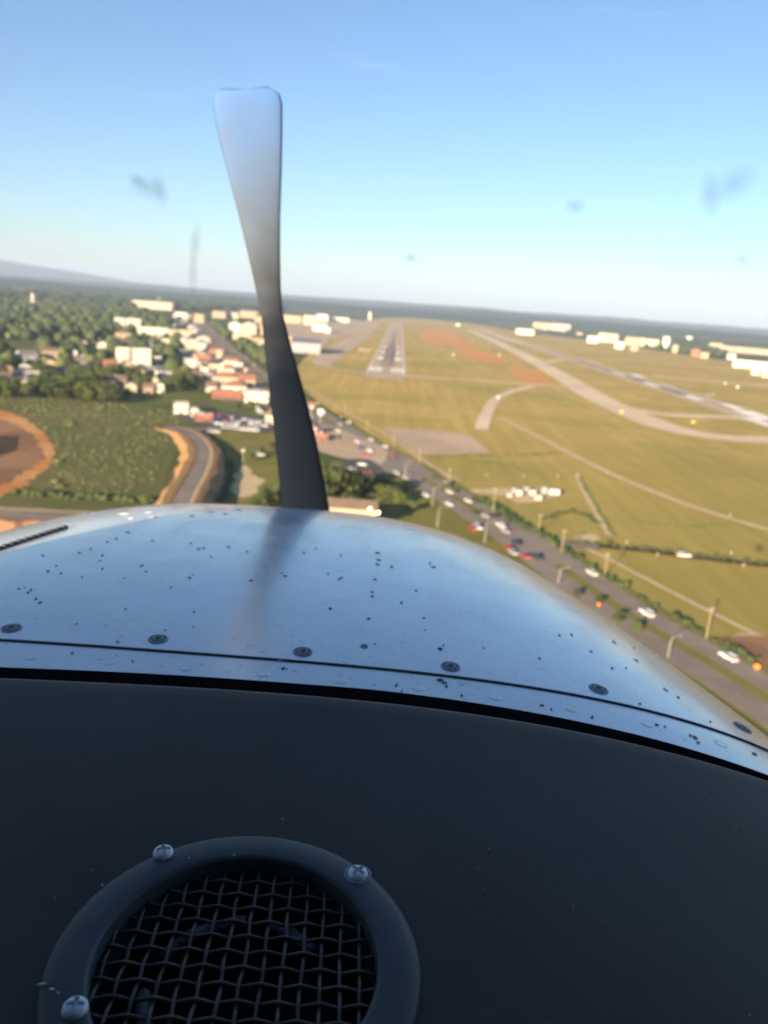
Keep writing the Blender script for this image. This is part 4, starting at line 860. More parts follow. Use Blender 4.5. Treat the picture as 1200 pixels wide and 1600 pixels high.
# lamp with globe left of the blade
g = G(380, 724); o = empty('lamp_post', (g[0], g[1], 0)); tag(o, 'pale lamp post with a round white head in the green patch', 'lamp post')
obj('post', MB().tube([(0, 0, 0), (0, 0, 5.6)], [.14, .1], 8).me('post', M['steel']), o)
obj('lamp_head', MB().lathe([(.1, 0), (.75, .25), (.9, .8), (.6, 1.3), (.1, 1.5)], 12, (0, 0, 5.6)).me('lamp_head', M['white'], True), o)
# roadside sign discs and signs
def disc_sign(px, py, r, mt, label, hgt=1.6):
    g = G(px, py); o = empty('sign', (g[0], g[1], 0), math.atan2(-g[0], g[1])); tag(o, label, 'sign')
    obj('post', MB().tube([(0, 0, 0), (0, 0, hgt)], .05, 6).me('post', M['steel']), o)
    n = 16; v = [];
    for yy in (-.04, .04):
        for k in range(n): v.append((r * math.cos(6.2832 * k / n), yy - .09, hgt + r * math.sin(6.2832 * k / n)))
    obj('sign_face', mesh('sign_face', v, [tuple(range(n)), tuple(range(n, 2 * n))[::-1]] + [(k, n + k, n + (k + 1) % n, (k + 1) % n) for k in range(n)], mt), o)
disc_sign(1181, 1050, .68, M['orange'], 'round orange sign at the highway kerb, right edge', 1.5)
disc_sign(935, 950, .45, M['orange'], 'small orange sign between the verge trees', 1.2)
def board_sign(px, py, w, h_, mt, label):
    g = G(px, py); o = empty('airfield_sign', (g[0], g[1], 0), math.atan2(-g[0], g[1])); tag(o, label, 'sign')
    obj('sign_panel', MB().box(-w / 2, w / 2, -.15, .15, .5, .5 + h_).me('sign_panel', mt), o)
    for sx in (-1, 1): obj('leg', MB().tube([(sx * w * .35, 0, 0), (sx * w * .35, 0, .55)], .08, 6).me('leg', M['steel']), o)
board_sign(971, 645, 2.6, 1.2, M['yellow'], 'yellow airfield sign left of the curved taxiway')
board_sign(1083, 661, 2.6, 1.2, M['yellow'], 'yellow airfield sign on the grass island by the taxiway')
for x, y, w, hh, L in ((708, 556, 3, 2.4, 'white marker board in the grass beside the clay streak'), (780, 556, 3, 2.4, 'white round marker right of the clay streak'), (778, 623, 2, 2, 'small white marker on the curved gravel path'), (1152, 607, 3, 3, 'white marker board beyond the right runway'), (1133, 601, 2.4, 2.4, 'smaller white marker beyond the right runway')):
    board_sign(x, y, w, hh, M['white'], L)
for k, (x, y) in enumerate(((562, 548), (566, 548), (571, 549), (576, 549))): board_sign(x, y, 1.8, 2.2, M['white'], f'{ordn[k]} small white light box in the row left of the runway')
def bollard(px, py, label, r=.22, hgt=1.0):
    g = G(px, py); o = empty('marker_post', (g[0], g[1], 0)); tag(o, label, 'marker')
    obj('post', MB().tube([(0, 0, 0), (0, 0, hgt)], .08, 6).me('post', M['steel']), o)
    obj('cap', MB().lathe([(.1, 0), (r, .2), (r, .5), (.1, .75)], 10, (0, 0, hgt - .2)).me('cap', M['white'], True), o)
for x, y, L in ((979, 851, 'white marker post on the near bank of the ditch start'), (1027, 870, 'pale marker post left of the parked service car'), (1142, 868, 'white marker post right of the service car'), (1161, 887, 'pale marker post below the ditch at right'), (1140, 808, 'white marker post on the thin gravel track'), (760, 745, 'white marker post above the gravel drive'), (818, 747, 'white marker post above the equipment yard'), (871, 747, 'white marker post right of the yard'), (904, 745, 'white marker post at the top of the footpath'), (948, 741, 'white marker post on the gravel track')): bollard(x, y, L)
# equipment yard
eq = [(803, 772, 1.6, 2.6, 1.6, 'steel', 'slim grey cabinet at the left of the equipment yard'), (811, 776, 2.6, 2.6, 2, 'white', 'white cabinet second in the equipment yard'), (822, 772, 2, 3, 2, 'grey', 'grey cabinet in the back of the equipment yard'), (833, 775, 2.4, 2.4, 2.2, 'white', 'white box in the middle of the equipment yard'), (841, 783, 3.0, 2.4, 2.2, 'cream', 'bright cream box at the front of the equipment yard'), (850, 772, 2.4, 3.0, 2.2, 'grey', 'dark grey box right of the middle in the yard'), (866, 774, 4.6, 2.6, 2.6, 'white', 'large white hut at the right end of the yard'), (796, 778, 1.6, 1.8, 1.6, 'white', 'small white box at the front left of the yard')]
for x, y, w, hh, d_, mt, L in eq:
    g = G(x, y); o = empty('equipment_cabinet', (g[0], g[1], .2), random.uniform(-.2, .2)); tag(o, L, 'cabinet', 'cabinets in the equipment yard')
    obj('body', MB().box(-w / 2, w / 2, 0, d_, 0, hh).me('body', M[mt]), o); obj('roof', MB().box(-w / 2 - .15, w / 2 + .15, -.15, d_ + .15, hh + .003, hh + .16).me('roof', M['roof_grey']), o)
    obj('door', MB().box(-.4, .4, -.05, .02, .1, min(2, hh * .8)).me('door', M['grey']), o)
# tall signs by the filling station
for x, y, hh, mt, L in ((486, 655, 9, 'roof_red', 'tall red and white sign by the filling station'), (500, 662, 7, 'white', 'tall white sign beside the filling station'), (346, 592, 12, 'white', 'tall pale sign among the red roofs'), (383, 596, 11, 'roof_red', 'tall red sign right of the red roofs')):
    g = G(x, y); o = empty('pylon_sign', (g[0], g[1], 0), math.atan2(-g[0], g[1])); tag(o, L, 'sign')
    obj('post', MB().tube([(0, 0, 0), (0, 0, hh)], .22, 8).me('post', M['steel']), o)
    obj('sign_panel', MB().box(-1.9, 1.9, -.3, .3, hh, hh + 2.6).me('sign_panel', M[mt]), o); obj('sign_panel', MB().box(-1.5, 1.5, -.25, .25, hh - 1.4, hh - .15).me('sign_panel', M['white']), o)
# parked aircraft on the right runway
g = G(1110, 620); o = empty('light_aircraft', (g[0], g[1], .3), -RH + math.pi); tag(o, 'small blue and white aircraft on the right runway', 'aircraft')
obj('fuselage', MB().tube([(0, -4, 1.6), (0, -3, 1.5), (0, 0, 1.5), (0, 2.5, 1.3), (0, 3.6, 1.2)], [.2, .45, .8, .7, .3], 10).me('fuselage', M['car_blue'], True), o)
obj('wing', MB().box(-6, 6, -.7, .9, 2.2, 2.4).me('wing', M['car_white']), o); obj('tailplane', MB().box(-2, 2, -4, -3.2, 1.75, 1.85).me('tailplane', M['car_white']), o); obj('fin', MB().prism([(-4.1, 1.7), (-3.0, 1.7), (-3.6, 3.2), (-4.2, 3.2)], -.06, .06).me('fin', M['car_blue']), o)
for q in ((-1.2, -.2), (1.2, -.2), (0, 2.6)): obj('wheel', MB().tube([(q[0] - .1, q[1], .3), (q[0] + .1, q[1], .3)], .3, 10).me('wheel', M['tyre']), o); obj('strut', MB().tube([(q[0], q[1], .35), (q[0] * .4, q[1], 1.1)], .06, 5).me('strut', M['steel']), o)
# ------------------------------------------------------------------ the aeroplane around the camera (metres from the lens)
def nmat(name, setup):
    Mx = bpy.data.materials.new(name); Mx.use_nodes = True; setup(Mx.node_tree.nodes, Mx.node_tree.links, Mx.node_tree.nodes['Principled BSDF']); return Mx
def cowl_set(n, l, b):
    b.inputs['Base Color'].default_value = (.68, .69, .71, 1); b.inputs['Metallic'].default_value = .36; b.inputs['Roughness'].default_value = .2
    b.inputs['Specular IOR Level'].default_value = .3; b.inputs['Coat Weight'].default_value = .18; b.inputs['Coat Roughness'].default_value = .05
    t = n.new('ShaderNodeTexCoord'); q = n.new('ShaderNodeTexNoise'); q.inputs['Scale'].default_value = 9; q.inputs['Detail'].default_value = 8; q.inputs['Roughness'].default_value = .7
    l.new(t.outputs['Object'], q.inputs[0]); r = n.new('ShaderNodeMapRange'); r.inputs[1].default_value = .3; r.inputs[2].default_value = .75; r.inputs[3].default_value = .12; r.inputs[4].default_value = .30
    l.new(q.outputs[0], r.inputs[0]); l.new(r.outputs[0], b.inputs['Roughness'])
    w = n.new('ShaderNodeTexNoise'); w.inputs['Scale'].default_value = 4.5; w.inputs['Detail'].default_value = 3; l.new(t.outputs['Object'], w.inputs[0])
    bp = n.new('ShaderNodeBump'); bp.inputs['Strength'].default_value = .16; bp.inputs['Distance'].default_value = .02; l.new(w.outputs[0], bp.inputs['Height']); l.new(bp.outputs[0], b.inputs['Normal'])
    # fine grime and long wipe streaks
    mpw = n.new('ShaderNodeMapping'); mpw.inputs['Scale'].default_value = (26, 2.2, 26); l.new(t.outputs['Object'], mpw.inputs[0]); st = n.new('ShaderNodeTexNoise'); st.inputs['Scale'].default_value = 1; st.inputs['Detail'].default_value = 7; l.new(mpw.outputs[0], st.inputs[0])
    ad = n.new('ShaderNodeMath'); ad.operation = 'MULTIPLY_ADD'; ad.inputs[1].default_value = .22; l.new(st.outputs[0], ad.inputs[0]); l.new(r.outputs[0], ad.inputs[2]); sb = n.new('ShaderNodeMath'); sb.operation = 'SUBTRACT'; sb.inputs[1].default_value = .09; l.new(ad.outputs[0], sb.inputs[0]); l.new(sb.outputs[0], b.inputs['Roughness'])
    g_ = n.new('ShaderNodeTexNoise'); g_.inputs['Scale'].default_value = 160; g_.inputs['Detail'].default_value = 4; l.new(t.outputs['Object'], g_.inputs[0])
    rr = n.new('ShaderNodeMapRange'); rr.inputs[1].default_value = .62; rr.inputs[2].default_value = .80; l.new(g_.outputs[0], rr.inputs[0])
    mx = n.new('ShaderNodeMix'); mx.data_type = 'RGBA'; mx.inputs[6].default_value = (.68, .69, .71, 1); mx.inputs[7].default_value = (.33, .36, .41, 1); l.new(rr.outputs[0], mx.inputs[0]); l.new(mx.outputs[2], b.inputs['Base Color'])
M['cowl'] = nmat('silver_cowl_paint', cowl_set)
def vinyl_set(n, l, b):
    b.inputs['Base Color'].default_value = (.022, .025, .030, 1); b.inputs['Roughness'].default_value = .62; b.inputs['Specular IOR Level'].default_value = .35
    t = n.new('ShaderNodeTexCoord'); q = n.new('ShaderNodeTexVoronoi'); q.inputs['Scale'].default_value = 420; l.new(t.outputs['Object'], q.inputs[0])
    z_ = n.new('ShaderNodeTexNoise'); z_.inputs['Scale'].default_value = 7; z_.inputs['Detail'].default_value = 6; l.new(t.outputs['Object'], z_.inputs[0])
    bp = n.new('ShaderNodeBump'); bp.inputs['Strength'].default_value = .10; bp.inputs['Distance'].default_value = .0008; l.new(q.outputs[0], bp.inputs['Height']); l.new(bp.outputs[0], b.inputs['Normal'])
    mx = n.new('ShaderNodeMix'); mx.data_type = 'RGBA'; mx.inputs[6].default_value = (.0245, .0215, .0195, 1); mx.inputs[7].default_value = (.043, .0375, .034, 1)
    r = n.new('ShaderNodeMapRange'); r.inputs[1].default_value = .35; r.inputs[2].default_value = .7; l.new(z_.outputs[0], r.inputs[0]); l.new(r.outputs[0], mx.inputs[0]); l.new(mx.outputs[2], b.inputs['Base Color'])
M['vinyl'] = nmat('black_dash_vinyl', vinyl_set)
M['gasket'] = mat('black_rubber', (.006, .006, .007), rough=1.0, spec=.0)
M['ring'] = mat('dark_grey_plastic', (.046, .057, .064), rough=.5, var=(.058, .069, .076), scale=60)
M['wire'] = mat('bronze_wire', (.14, .122, .105), rough=.55, metal=.3, var=(.07, .062, .055), scale=80)
M['zinc'] = mat('zinc_screw', (.80, .82, .86), rough=.45, metal=.15, var=(.66, .67, .70), scale=300)
M['black'] = mat('matt_black', (.004, .004, .005), rough=.9)
M['bug'] = mat('dried_bug', (.10, .105, .12), rough=.9, var=(.17, .165, .17), scale=200)
M['bugpale'] = mat('bug_smear', (.24, .27, .32), rough=.9, var=(.34, .37, .42), scale=200)
M['chip_glint'] = mat('chip_or_glint', (.85, .85, .86), rough=.7)
M['lining'] = mat('cabin_lining', (.16, .16, .17), rough=.9)
M['dustring'] = mat('worn_duct_rim', (.20, .21, .22), rough=.7, var=(.02, .02, .022), scale=110)
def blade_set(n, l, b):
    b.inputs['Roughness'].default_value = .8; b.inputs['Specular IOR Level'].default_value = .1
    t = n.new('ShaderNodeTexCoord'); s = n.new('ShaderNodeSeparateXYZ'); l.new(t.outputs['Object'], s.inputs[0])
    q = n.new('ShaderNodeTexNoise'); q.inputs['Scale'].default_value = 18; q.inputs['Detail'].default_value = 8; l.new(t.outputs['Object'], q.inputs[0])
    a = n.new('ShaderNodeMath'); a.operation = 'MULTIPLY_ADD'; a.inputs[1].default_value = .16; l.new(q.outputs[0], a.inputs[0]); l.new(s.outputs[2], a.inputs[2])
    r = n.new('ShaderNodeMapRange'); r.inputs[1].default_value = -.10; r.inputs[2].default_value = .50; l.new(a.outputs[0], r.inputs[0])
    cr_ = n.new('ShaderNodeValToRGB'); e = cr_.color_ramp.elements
    e[0].position = 0; e[0].color = (.006, .010, .018, 1); e[1].position = 1; e[1].color = (.085, .185, .42, 1)  # root darkened for shade, tip takes the sky's blue seen through spin blur
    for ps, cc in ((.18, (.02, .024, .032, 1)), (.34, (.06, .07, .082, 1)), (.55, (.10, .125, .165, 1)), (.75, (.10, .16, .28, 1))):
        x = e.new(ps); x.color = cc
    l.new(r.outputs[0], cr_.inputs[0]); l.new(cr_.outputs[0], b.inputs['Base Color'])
M['blade'] = nmat('propeller_paint_sky_fade', blade_set)

XC, W0, W1, NN, Z0, A_, B_, YF, YR, RZ, HC = -0.1741, 0.7317, 0.3495, 3.1291, -0.3086, 0.0, 0.0967, 1.5901, 1.1177, 0.0891, 0.3196
YS = 0.62
def ct(y): return min(1, max(0, (y - YR) / (YF - YR)))
def zt(y): q = ct(y); return Z0 - A_ * (y - YS) - B_ * (y - YS) ** 2 - RZ * (1 - math.sqrt(max(0, 1 - q * q)))
def hw_(y): q = ct(y); return (W0 + (W1 - W0) * (y - .5) / 1.3) * (1 - .25 * (1 - math.sqrt(max(0, 1 - q * q))))
def cz(x, y):
    s = abs(x - XC) / hw_(y)
    return zt(y) - HC * (1 - (1 - s ** NN) ** (1 / NN)) if s < 1 else -9
def cow(th, y, dz=0.):
    w = hw_(y); sn, cs = math.sin(th), math.cos(th); s = math.copysign(abs(sn) ** (2 / NN), sn); c = abs(cs) ** (2 / NN)
    return (XC + w * s, y, zt(y) - HC * (1 - c) + dz)
def hit(px, py, tries=0):
    d_ = ray(px, py); t = .3; last = t
    while t < 3:
        p = d_ * t
        if p[1] < YF and p[2] < cz(p[0], p[1]): break
        last = t; t += .004
    else: return hit(px, py + 2, tries + 1) if tries < 12 else None
    for _ in range(20):
        mid = (last + t) / 2; p = d_ * mid
        if p[2] < cz(p[0], p[1]): t = mid
        else: last = mid
    return d_ * t
def cnorm(p):
    e = .004; gx = (cz(p[0] + e, p[1]) - cz(p[0] - e, p[1])) / (2 * e); gy = (cz(p[0], min(p[1] + e, YF)) - cz(p[0], p[1] - e)) / (2 * e)
    gx = max(-3, min(3, gx)); gy = max(-3, min(3, gy)); return Vector((-gx, -gy, 1)).normalized()
ABASE = Vector((XC, .9, H - 1.5))
air = empty('light_aeroplane', ABASE); tag(air, 'silver light aeroplane nose and black dash seen from the cockpit', 'aeroplane')
OFF = Vector((0, 0, H)) - ABASE
def part(name, me, parent=None):
    o = obj(name, me, air if parent is None else parent)
    if parent is None: o.location = OFF
    return o
def surf_mesh(name, y0, y1, ny, dz, mt, nth=120, front=False):
    v = []; f = []
    # angles packed so the flat top and the shoulders are both smooth
    ths = [math.copysign(abs(k / (nth / 2) - 1) ** 1.15, k - nth / 2) * math.pi / 2 for k in range(nth + 1)]
    ys = [y0 + (y1 - y0) * i / ny for i in range(ny + 1)] if not front else [y0 + (y1 - y0) * math.sin(math.pi / 2 * i / ny) for i in range(ny + 1)]
    rowsn = 0
    def row(pts):
        nonlocal rowsn; v.extend(pts); rowsn += 1
    if front:
        row([(p[0], p[1] + .001, p[2] - .0026) for p in (cow(t, y0, dz) for t in ths)]); row([cow(t, y0, dz) for t in ths])
    for y in ys:
        pts = [cow(t, y, dz) for t in ths]; row(pts)
    if front:
        cx, cy_, cz_ = XC, YF + .05, -.72
        for k in (.75, .4, .15): row([(cx + (p[0] - cx) * k, YF + .05 * (1 - k), cz_ + (p[2] - cz_) * k) for p in (cow(t, YF, dz) for t in ths)])
    N = nth + 1
    for i in range(rowsn - 1):
        if front and i == 1: continue
        for k in range(nth): f.append((i * N + k, i * N + k + 1, (i + 1) * N + k + 1, (i + 1) * N + k))
    # sides carry on straight down
    n0 = len(v); ybase = -1.15
    for side in (0, nth):
        st = len(v)
        for i in range(rowsn): p = v[i * N + side]; v.append((p[0], p[1], ybase))
        for i in range(rowsn - 1): f.append((i * N + side, (i + 1) * N + side, st + i + 1, st + i))
    return mesh(name, v, f, mt, True)
cowl = part('cowling', surf_mesh('cowling', YS, YF, 90, 0.0, M['cowl'], front=True)); tag(cowl, 'smooth silver blue engine cowling speckled with dead bugs')
deck = part('cowl_deck', surf_mesh('cowl_deck', .42, YS + .03, 12, -.0018, M['cowl']))
# black strip put in for the shadow line of the seam gap
pts = [cow(th, YS - .0012, -.0012) for th in np.linspace(-1.2, 1.2, 120)]
part('seam_gap_shadow', MB().tube(pts, .0006, 6).me('seam_gap_shadow', M['gasket'], True), cowl)
# camloc fasteners and rivets
def oriented(name, build, p, nrm, mt, parent, lift=0., smooth=False, spin=0.):
    q = Vector((0, 0, 1)).rotation_difference(nrm); R_ = q.to_matrix() @ Matrix.Rotation(spin, 3, 'Z'); m_b = build()
    vv = [R_ @ Vector(a) + Vector(p) + nrm * lift for a in m_b.v]; return part(name, mesh(name, vv, m_b.f, mt, smooth), parent)
def fastener():
    return MB().lathe([(.0090, -.001), (.0090, .0006), (.0083, .0013), (.0070, .0013), (.0067, .0003), (.0056, .0003), (.0053, .0016), (.0034, .0018), (.0026, .0006), (.0012, .0004)], 28)
M['fast'] = mat('steel_fastener', (.26, .28, .31), rough=.5, metal=.2, var=(.18, .20, .22), scale=300)
for px_, py_ in ((18, 982), (247, 999), (473, 1019), (704, 1042), (935, 1077), (1160, 1137)):
    p = hit(px_, py_); fo = oriented('fastener', fastener, p, cnorm(p), M['fast'], cowl)
    oriented('slot', lambda: MB().box(-.0022, .0022, -.0005, .0005, .0004, .00075).box(-.0005, .0005, -.0022, .0022, .0003, .0007), p, cnorm(p), M['black'], cowl, spin=.6)
p = hit(569, 1010); oriented('drain_ring', lambda: MB().lathe([(.0036, 0), (.0036, .0008), (.0028, .0008), (.0025, .0001)], 20), p, cnorm(p), M['fast'], cowl)
for k in range(17):
    x = -.62 + k * .066; y = .592 - .0 * abs(x); z_ = cz(x, y) - .0018
    nr = cnorm((x, y, z_)); oriented('rivet', lambda: MB().lathe([(.0062, -.0005), (.0060, -.00002), (.004, .00008), (.001, .0001)], 18), (x, y, z_), nr, M['cowl'], deck, smooth=True)
# hinge along the left of the cowling
h0 = hit(104, 825); h1 = hit(2, 858); dr = (Vector(h1) - Vector(h0)); n_k = 46
mbh = MB()
for k in range(n_k):
    y0 = h0[1] + dr.y * k * .05; x0 = h0[0] + dr.x * k * .05; y1 = h0[1] + dr.y * (k + .8) * .05; x1 = h0[0] + dr.x * (k + .8) * .05
    rr = .0042 if k % 2 else .0030
    mbh.tube([(x0, y0, cz(x0, y0) + .0015), (x1, y1, cz(x1, y1) + .0015)], rr, 8)
part('hinge', mbh.me('hinge', M['bug'], True), cowl)
# dead bugs, chips and painted glints
bugs = [(95, 896, 5, 3), (128, 902, 6, 2), (160, 868, 8, 3), (200, 832, 9, 1.6), (238, 845, 6, 2), (182, 842, 7, 2), (168, 847, 6, 2), (124, 864, 5, 2.5), (156, 876, 5, 3), (160, 889, 6, 2.5), (222, 884, 4, 4), (228, 893, 6, 2), (194, 904, 3, 2), (75, 893, 5, 2), (88, 884, 6, 2), (67, 868, 4, 3), (310, 858, 9, 3), (318, 856, 5, 3), (298, 849, 6, 2), (296, 903, 6, 3), (301, 898, 4, 2), (303, 956, 3, 4), (196, 952, 3, 3), (357, 855, 7, 2), (392, 907, 7, 3), (446, 900, 8, 4), (440, 896, 5, 3), (475, 864, 6, 2), (494, 857, 4, 6), (533, 868, 7, 2), (590, 864, 11, 2.5), (591, 875, 9, 2.5), (590, 882, 9, 2.5), (513, 897, 5, 2), (586, 905, 9, 2.5), (582, 925, 8, 2.5), (582, 932, 8, 2.5), (532, 904, 3, 10), (612, 886, 4, 6), (672, 880, 4, 8), (677, 886, 8, 3), (516, 951, 6, 4), (627, 942, 5, 4), (662, 966, 5, 3), (650, 923, 4, 3), (576, 967, 8, 2), (664, 985, 4, 2), (586, 1006, 4, 2), (874, 993, 4, 4), (893, 992, 5, 5), (924, 1018, 7, 2), (956, 1044, 5, 3), (978, 1044, 4, 2), (843, 1029, 4, 3), (756, 1013, 3, 3), (302, 980, 4, 2), (120, 975, 3, 3), (48, 922, 6, 3), (30, 920, 7, 2), (44, 926, 4, 4), (56, 936, 6, 4), (62, 942, 8, 4), (38, 918, 4, 2), (258, 985, 3, 2), (386, 862, 5, 2), (330, 870, 3, 5), (142, 858, 3, 3), (268, 918, 3, 3), (620, 1068, 3, 7), (628, 1077, 4, 4), (626, 1086, 3, 2), (113, 1018, 6, 3), (184, 1003, 7, 3), (207, 1031, 4, 2), (442, 1042, 7, 6), (438, 1030, 9, 3), (448, 1043, 3, 2), (688, 1014, 9, 5), (693, 1008, 4, 4), (688, 1060, 12, 5), (694, 1064, 9, 4), (698, 1070, 7, 3), (722, 1084, 4, 3), (848, 1100, 10, 2), (862, 1106, 3, 3), (926, 1118, 5, 4), (1027, 1130, 9, 3), (1040, 1133, 6, 2), (1087, 1150, 9, 5), (1092, 1158, 10, 2), (1080, 1147, 3, 3), (1180, 1176, 12, 4), (1060, 1090, 6, 3), (1110, 1128, 4, 2), (990, 1012, 6, 2), (1000, 1100, 5, 2)]
def bugshape(w, l_):
    def f():
        m_b = MB(); n = 9; pr = [(random.uniform(.55, 1.15)) for _ in range(n)]
        v = [(w * pr[k] * math.cos(6.2832 * k / n), l_ * pr[k] * math.sin(6.2832 * k / n), 0) for k in range(n)] + [(w * .5 * pr[k] * math.cos(6.2832 * k / n), l_ * .5 * pr[k] * math.sin(6.2832 * k / n), .0009) for k in range(n)]
        return m_b.add(v, [tuple(range(n, 2 * n))] + [(k, (k + 1) % n, n + (k + 1) % n, n + k) for k in range(n)])
    return f
for bx, by, bw, bh in bugs:
    p = hit(bx, by)
    if p is None: continue
    s = float(np.dot(p, Fv)) / FPX; nr = cnorm(p)
    oriented('bug_splat', bugshape(bw * s * random.uniform(.35, .6), min(.010, bh * s * .5 / .42)), p, nr, M['bug' if random.random() < .5 else 'bugpale'], cowl if p[1] > YS else deck, lift=.0002 if p[1] > YS else -.0014, spin=random.uniform(-.5, .5))
# paint chips at lip and shoulder, white also standing for sunlit streaks
for bx, by, bw in ((195, 803, 22), (232, 801, 16), (205, 810, 14), (240, 808, 18), (330, 800, 14), (372, 797, 16), (352, 803, 12), (300, 806, 9), (1040, 1078, 9), (995, 1032, 10), (960, 1004, 8)):
    p = hit(bx, by)
    if p is None: continue
    s = float(np.dot(p, Fv)) / FPX; oriented('chip_or_glint', bugshape(bw * s * .5, .006), p, cnorm(p), M['chip_glint'], cowl, lift=.0002)

# propeller
YP = 1.70
def atY(px, py, y): d_ = ray(px, py); return d_ * (y / d_[1])
bl = [(138, 388, 60), (140, 387, 84), (146, 386, 100), (160, 387, 106), (210, 391, 98), (270, 398, 82), (340, 406, 62), (400, 413, 48), (450, 419, 38), (490, 425, 33), (540, 434, 40), (600, 446, 50), (680, 461, 61), (760, 473, 68), (800, 479, 70), (850, 485, 62), (900, 491, 50)]
hub = Vector((XC + .01, YP, -.70))
v = []; f = []; NP = 16
for i, (py_, cx_, w_) in enumerate(bl):
    tl = 4 if i == 0 else 0
    a = Vector(atY(cx_ - w_ / 2, py_ + tl * 2, YP)); b = Vector(atY(cx_ + w_ / 2, py_ - tl, YP)); t_ = .006 + .016 * i / len(bl); tw = .10 + .3 * i / len(bl)
    for k in range(NP):
        q = 2 * math.pi * k / NP; u = .5 - .5 * math.cos(q); p = a.lerp(b, u)
        p.y += (u - .5) * (b - a).length * tw + math.sin(q) * t_ * (1 - .35 * u); v.append(p)
for i in range(len(bl) - 1):
    for k in range(NP): f.append((i * NP + k, i * NP + (k + 1) % NP, (i + 1) * NP + (k + 1) % NP, (i + 1) * NP + k))
f.append(tuple(range(NP)))
# root closes on the hub
r0 = len(v)
for k in range(NP): q = 2 * math.pi * k / NP; v.append(hub + Vector((-.03 * math.cos(q), .03 * math.sin(q), .06)))
for k in range(NP): f.append(((len(bl) - 1) * NP + k, (len(bl) - 1) * NP + (k + 1) % NP, r0 + (k + 1) % NP, r0 + k))
prop = part('propeller', MB().add([(hub.x + r * math.cos(6.2832 * k / 20), hub.y + y_, hub.z + r * math.sin(6.2832 * k / 20)) for r, y_ in ((.07, -.06), (.10, -.05), (.10, .06), (.085, .14), (.05, .2), (.01, .23)) for k in range(20)],
    [(i * 20 + k, i * 20 + (k + 1) % 20, (i + 1) * 20 + (k + 1) % 20, (i + 1) * 20 + k) for i in range(5) for k in range(20)]).me('propeller', M['cowl'], True))
tag(prop, 'dark propeller with its upright blade turning pale towards the tip')
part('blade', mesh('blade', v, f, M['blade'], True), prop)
vd = [(2 * hub.x - p[0], p[1], 2 * hub.z - p[2]) for p in (Vector(a) for a in v)]
part('blade', mesh('blade_lower', vd, f, M['black'], True), prop)

# dash
YD = .505
dp = np.array([[*(atY(a, b, YD)[[0, 2]])] for a, b in ((-100, 1050), (0, 1053), (150, 1060), (300, 1069), (450, 1080), (600, 1092), (750, 1111), (900, 1137), (1050, 1172), (1200, 1215))])
pc = np.polyfit(dp[:, 0], dp[:, 1], 3)
def zd(x):
    x = max(-.42, min(.42, x)); return float(np.polyval(pc, x))
VC = np.array([-.052, .262]); VR = .081; VI = .060
# place the vent from its outline in the picture, on the dash surface
def onDash(px, py):
    d_ = ray(px, py); zz = -.27
    for _ in range(6): p = d_ * (zz / d_[2]); zz = zd(p[0])
    return d_ * (zz / d_[2])
top = onDash(358, 1308); lf = onDash(60, 1505); rt = onDash(657, 1500)
VR = float(abs(rt[0] - lf[0]) / 2 * .972); VC = np.array([(lf[0] + rt[0]) / 2 + .0018, top[1] - VR]); VI = VR * .762
def dash_mesh():
    v = []; f = []; xs = np.arange(-.85, .66, .008); ys = list(np.arange(-.25, YD - .012, .008)) + [YD - .008, YD - .003, YD]
    drop = {len(ys) - 3: 0, len(ys) - 2: .0012, len(ys) - 1: .0045}
    for j, y in enumerate(ys):
        for x in xs: v.append((x, y, zd(x) - drop.get(j, 0)))
    for x in xs: v.append((x, YD + .001, zd(x) - .07))
    ys2 = ys + [YD]; N = len(xs)
    for j in range(len(ys)):
        for i in range(N - 1):
            cx_ = (xs[i] + xs[i + 1]) / 2; cy_ = (ys2[j] + ys2[min(j + 1, len(ys2) - 1)]) / 2
            if (cx_ - VC[0]) ** 2 + (cy_ - VC[1]) ** 2 < ((VR + VI) / 2) ** 2: continue
            f.append((j * N + i, j * N + i + 1, (j + 1) * N + i + 1, (j + 1) * N + i))
    return mesh('dashboard', v, f, M['vinyl'], True)
dash = part('dashboard', dash_mesh()); tag(dash, 'black grained dashboard top below the windshield')
# black rubber gasket between dash and cowl deck
v = []; f = []; up = [(-250, 1030), (-100, 1033), (0, 1037), (150, 1043), (300, 1051), (470, 1063), (600, 1074), (750, 1094), (900, 1121), (1050, 1157), (1200, 1206), (1290, 1250)]
rowp = []
for a, b in up:
    p = hit(a, b)
    if p is None: continue
    rowp.append(p)
rowp = catmull(rowp, 6)
for p in rowp:
    x = p[0] * YD / p[1]; zb = zd(x) - .006
    A = Vector((p[0], p[1], p[2] - .004)); Bq = Vector((x, YD + .002, zb - .012)); Tm = (A + Bq) / 2 + Vector((0, 0, .002))
    for q in (A + Vector((0, .012, -.004)), A, A + Vector((0, -.004, .003)), Tm, Bq): v.append(q)
for i in range(len(rowp) - 1):
    for k in range(4): f.append((5 * i + k, 5 * i + k + 1, 5 * i + 6 + k, 5 * i + 5 + k))
part('windshield_gasket', mesh('windshield_gasket', v, f, M['gasket'], True))

